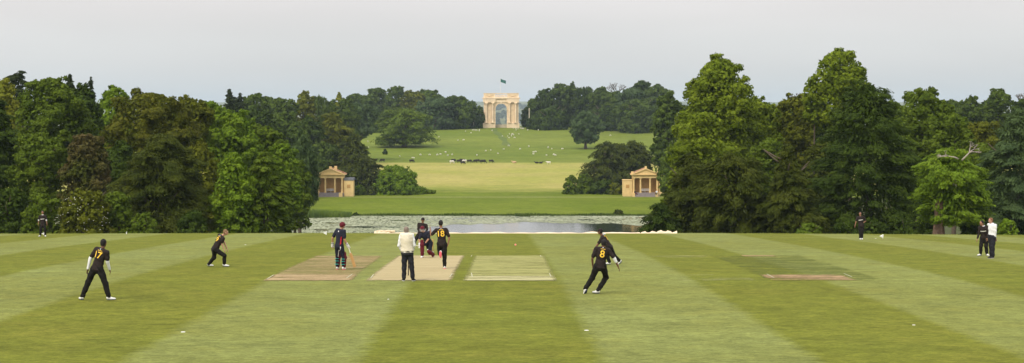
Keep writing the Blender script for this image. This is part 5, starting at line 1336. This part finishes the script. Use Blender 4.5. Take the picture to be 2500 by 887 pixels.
person('square leg umpire in white shirt and black trousers, hands behind his back', 631, 1.80, 238, (2421.5, 580), (2422, 547), (2418.8, 539.3), ((2430, 567), (2429.5, 580)), ((2428, 566), (2430.5, 581)),
       ((2423.8, 603), (2424.3, 627)), ((2419.5, 603), (2419.5, 627)), shirt='white', trous='dk', skin='light', hair='ginger', sleeve='long', lean=-.1, armsgn=(.8, .4), legsgn=(.2, .2), shinsgn=(-.1, -.1), shoe='shoeb', sole='band', toeL=(-.9, -.4, 0), toeR=(-.9, -.6, 0), face_yaw=250, collar='white', tuck=True)
person('fielder in black with pale chest band and white sleeve ends at the far left boundary', 576.8, 1.66, 176, (104.3, 550), (104, 526), (104, 519), ((113, 537.5), (114.6, 546.5)), ((94.5, 537.5), (93.8, 546.7)),
       ((110, 562), (110.5, 573)), ((99, 562), (98.5, 573)), skin='tan', band=True, under='half', group=FG, armsgn=(-.2, -.4), legsgn=(.2, .2), shinsgn=(-.1, -.1), collar='white', toeL=(.4, -1, 0), toeR=(-.4, -1, 0))
# two visitors on the right pavilion steps
gp_ = gzf(33, 450)
person('dark haired visitor sitting on the left side of the right pavilion steps', 480, 1.72, 160, (1549.5, 472.2), (1551.3, 467.6), (1551.0, 465.6), ((1554, 470), (1555, 472)), ((1548, 470), (1550, 472.5)),
       ((1555, 472.6), (1556.5, 477)), ((1552, 472.8), (1553.5, 477)), shirt='kit', trous='maroon', skin='light', Y0=449.2, G=gp_, lean=-.3, legsgn=(.9, .9), shinsgn=(-.1, -.1), lift=('L', 'R'), vox=.016, group='visitors at the right pavilion')
person('visitor in white top sitting by the right column of the right pavilion', 480, 1.72, 200, (1603.5, 471.6), (1603.3, 466.6), (1603, 464.4), ((1606, 469), (1604, 471)), ((1600.5, 469), (1602, 471)),
       ((1604, 471.8), (1603, 476)), ((1600.5, 472), (1599, 476)), shirt='white', trous='trous', skin='light', Y0=449.0, G=gp_, lean=-.2, legsgn=(.9, .9), shinsgn=(-.1, -.1), lift=('L', 'R'), vox=.016, group='visitors at the right pavilion')

# ------------------------------------------------------------------ wickets and ball
m_stump = mat('stump_wood', (.52, .27, .09), .5, .15, 8); m_stumpd = mat('stump_dark', (.05, .03, .025), .5, .15, 8)
def wicket(px, py, label, m):
    Y = Yof(py); X = (px-1250)/F*Y; g = gzf(X, Y)
    r = empty('wicket', (X, Y, g), label, 'wicket', 'wickets')
    for dx in (-.095, 0, .095):
        MB().lathe([(.019, -.05), (.019, .66), (.016, .70), (.009, .711)], (dx, 0, 0), 12).build('stump', m, r, smooth=True)
    for dx in (-.048, .048):
        MB().tube([(dx-.05, 0, .722), (dx-.02, 0, .722), (dx+.02, 0, .722), (dx+.05, 0, .722)], [.006, .011, .011, .006], 8).build('bail', m, r)
wicket(1052, 623, 'wooden stumps behind the kneeling batter', m_stump)
wicket(997, 673.5, 'dark stumps seen between the legs of the sweater wearing umpire', m_stumpd)
bY = 76.; bl = MB(); bl.ell((0, 0, 0), (.042,)*3); bo = bl.build('cricket_ball', mat('ball_pink', (.85, .20, .18), .4, .05), loc=P(1258.5, 598, bY), smooth=True)
tag(bo, 'pink cricket ball in flight over the dark stripe', 'ball')
MB().tube([(.0425*math.cos(a_), .0425*math.sin(a_), 0) for a_ in np.linspace(0, 6.28, 24)], .002, 4).build('seam', mat('ball_seam', (.8, .75, .7), .6, .05), bo)

bpy.data.scenes.remove(_TS)

# ------------------------------------------------------------------ haze
mh = bpy.data.materials.new('haze_mat'); mh.use_nodes = True; t = mh.node_tree; t.nodes.clear()
o = t.nodes.new('ShaderNodeOutputMaterial'); pv = t.nodes.new('ShaderNodeVolumePrincipled')
pv.inputs['Color'].default_value = (.72, .87, 1.0, 1); pv.inputs['Density'].default_value = 0.00007; pv.inputs['Anisotropy'].default_value = 0.0
t.links.new(pv.outputs[0], o.inputs['Volume'])
hz = MB().box(-4600, 4600, -70, 9600, -90, 45).build('haze', mh); tag(hz, 'pale blue summer haze filling the air', 'haze', kind='stuff')
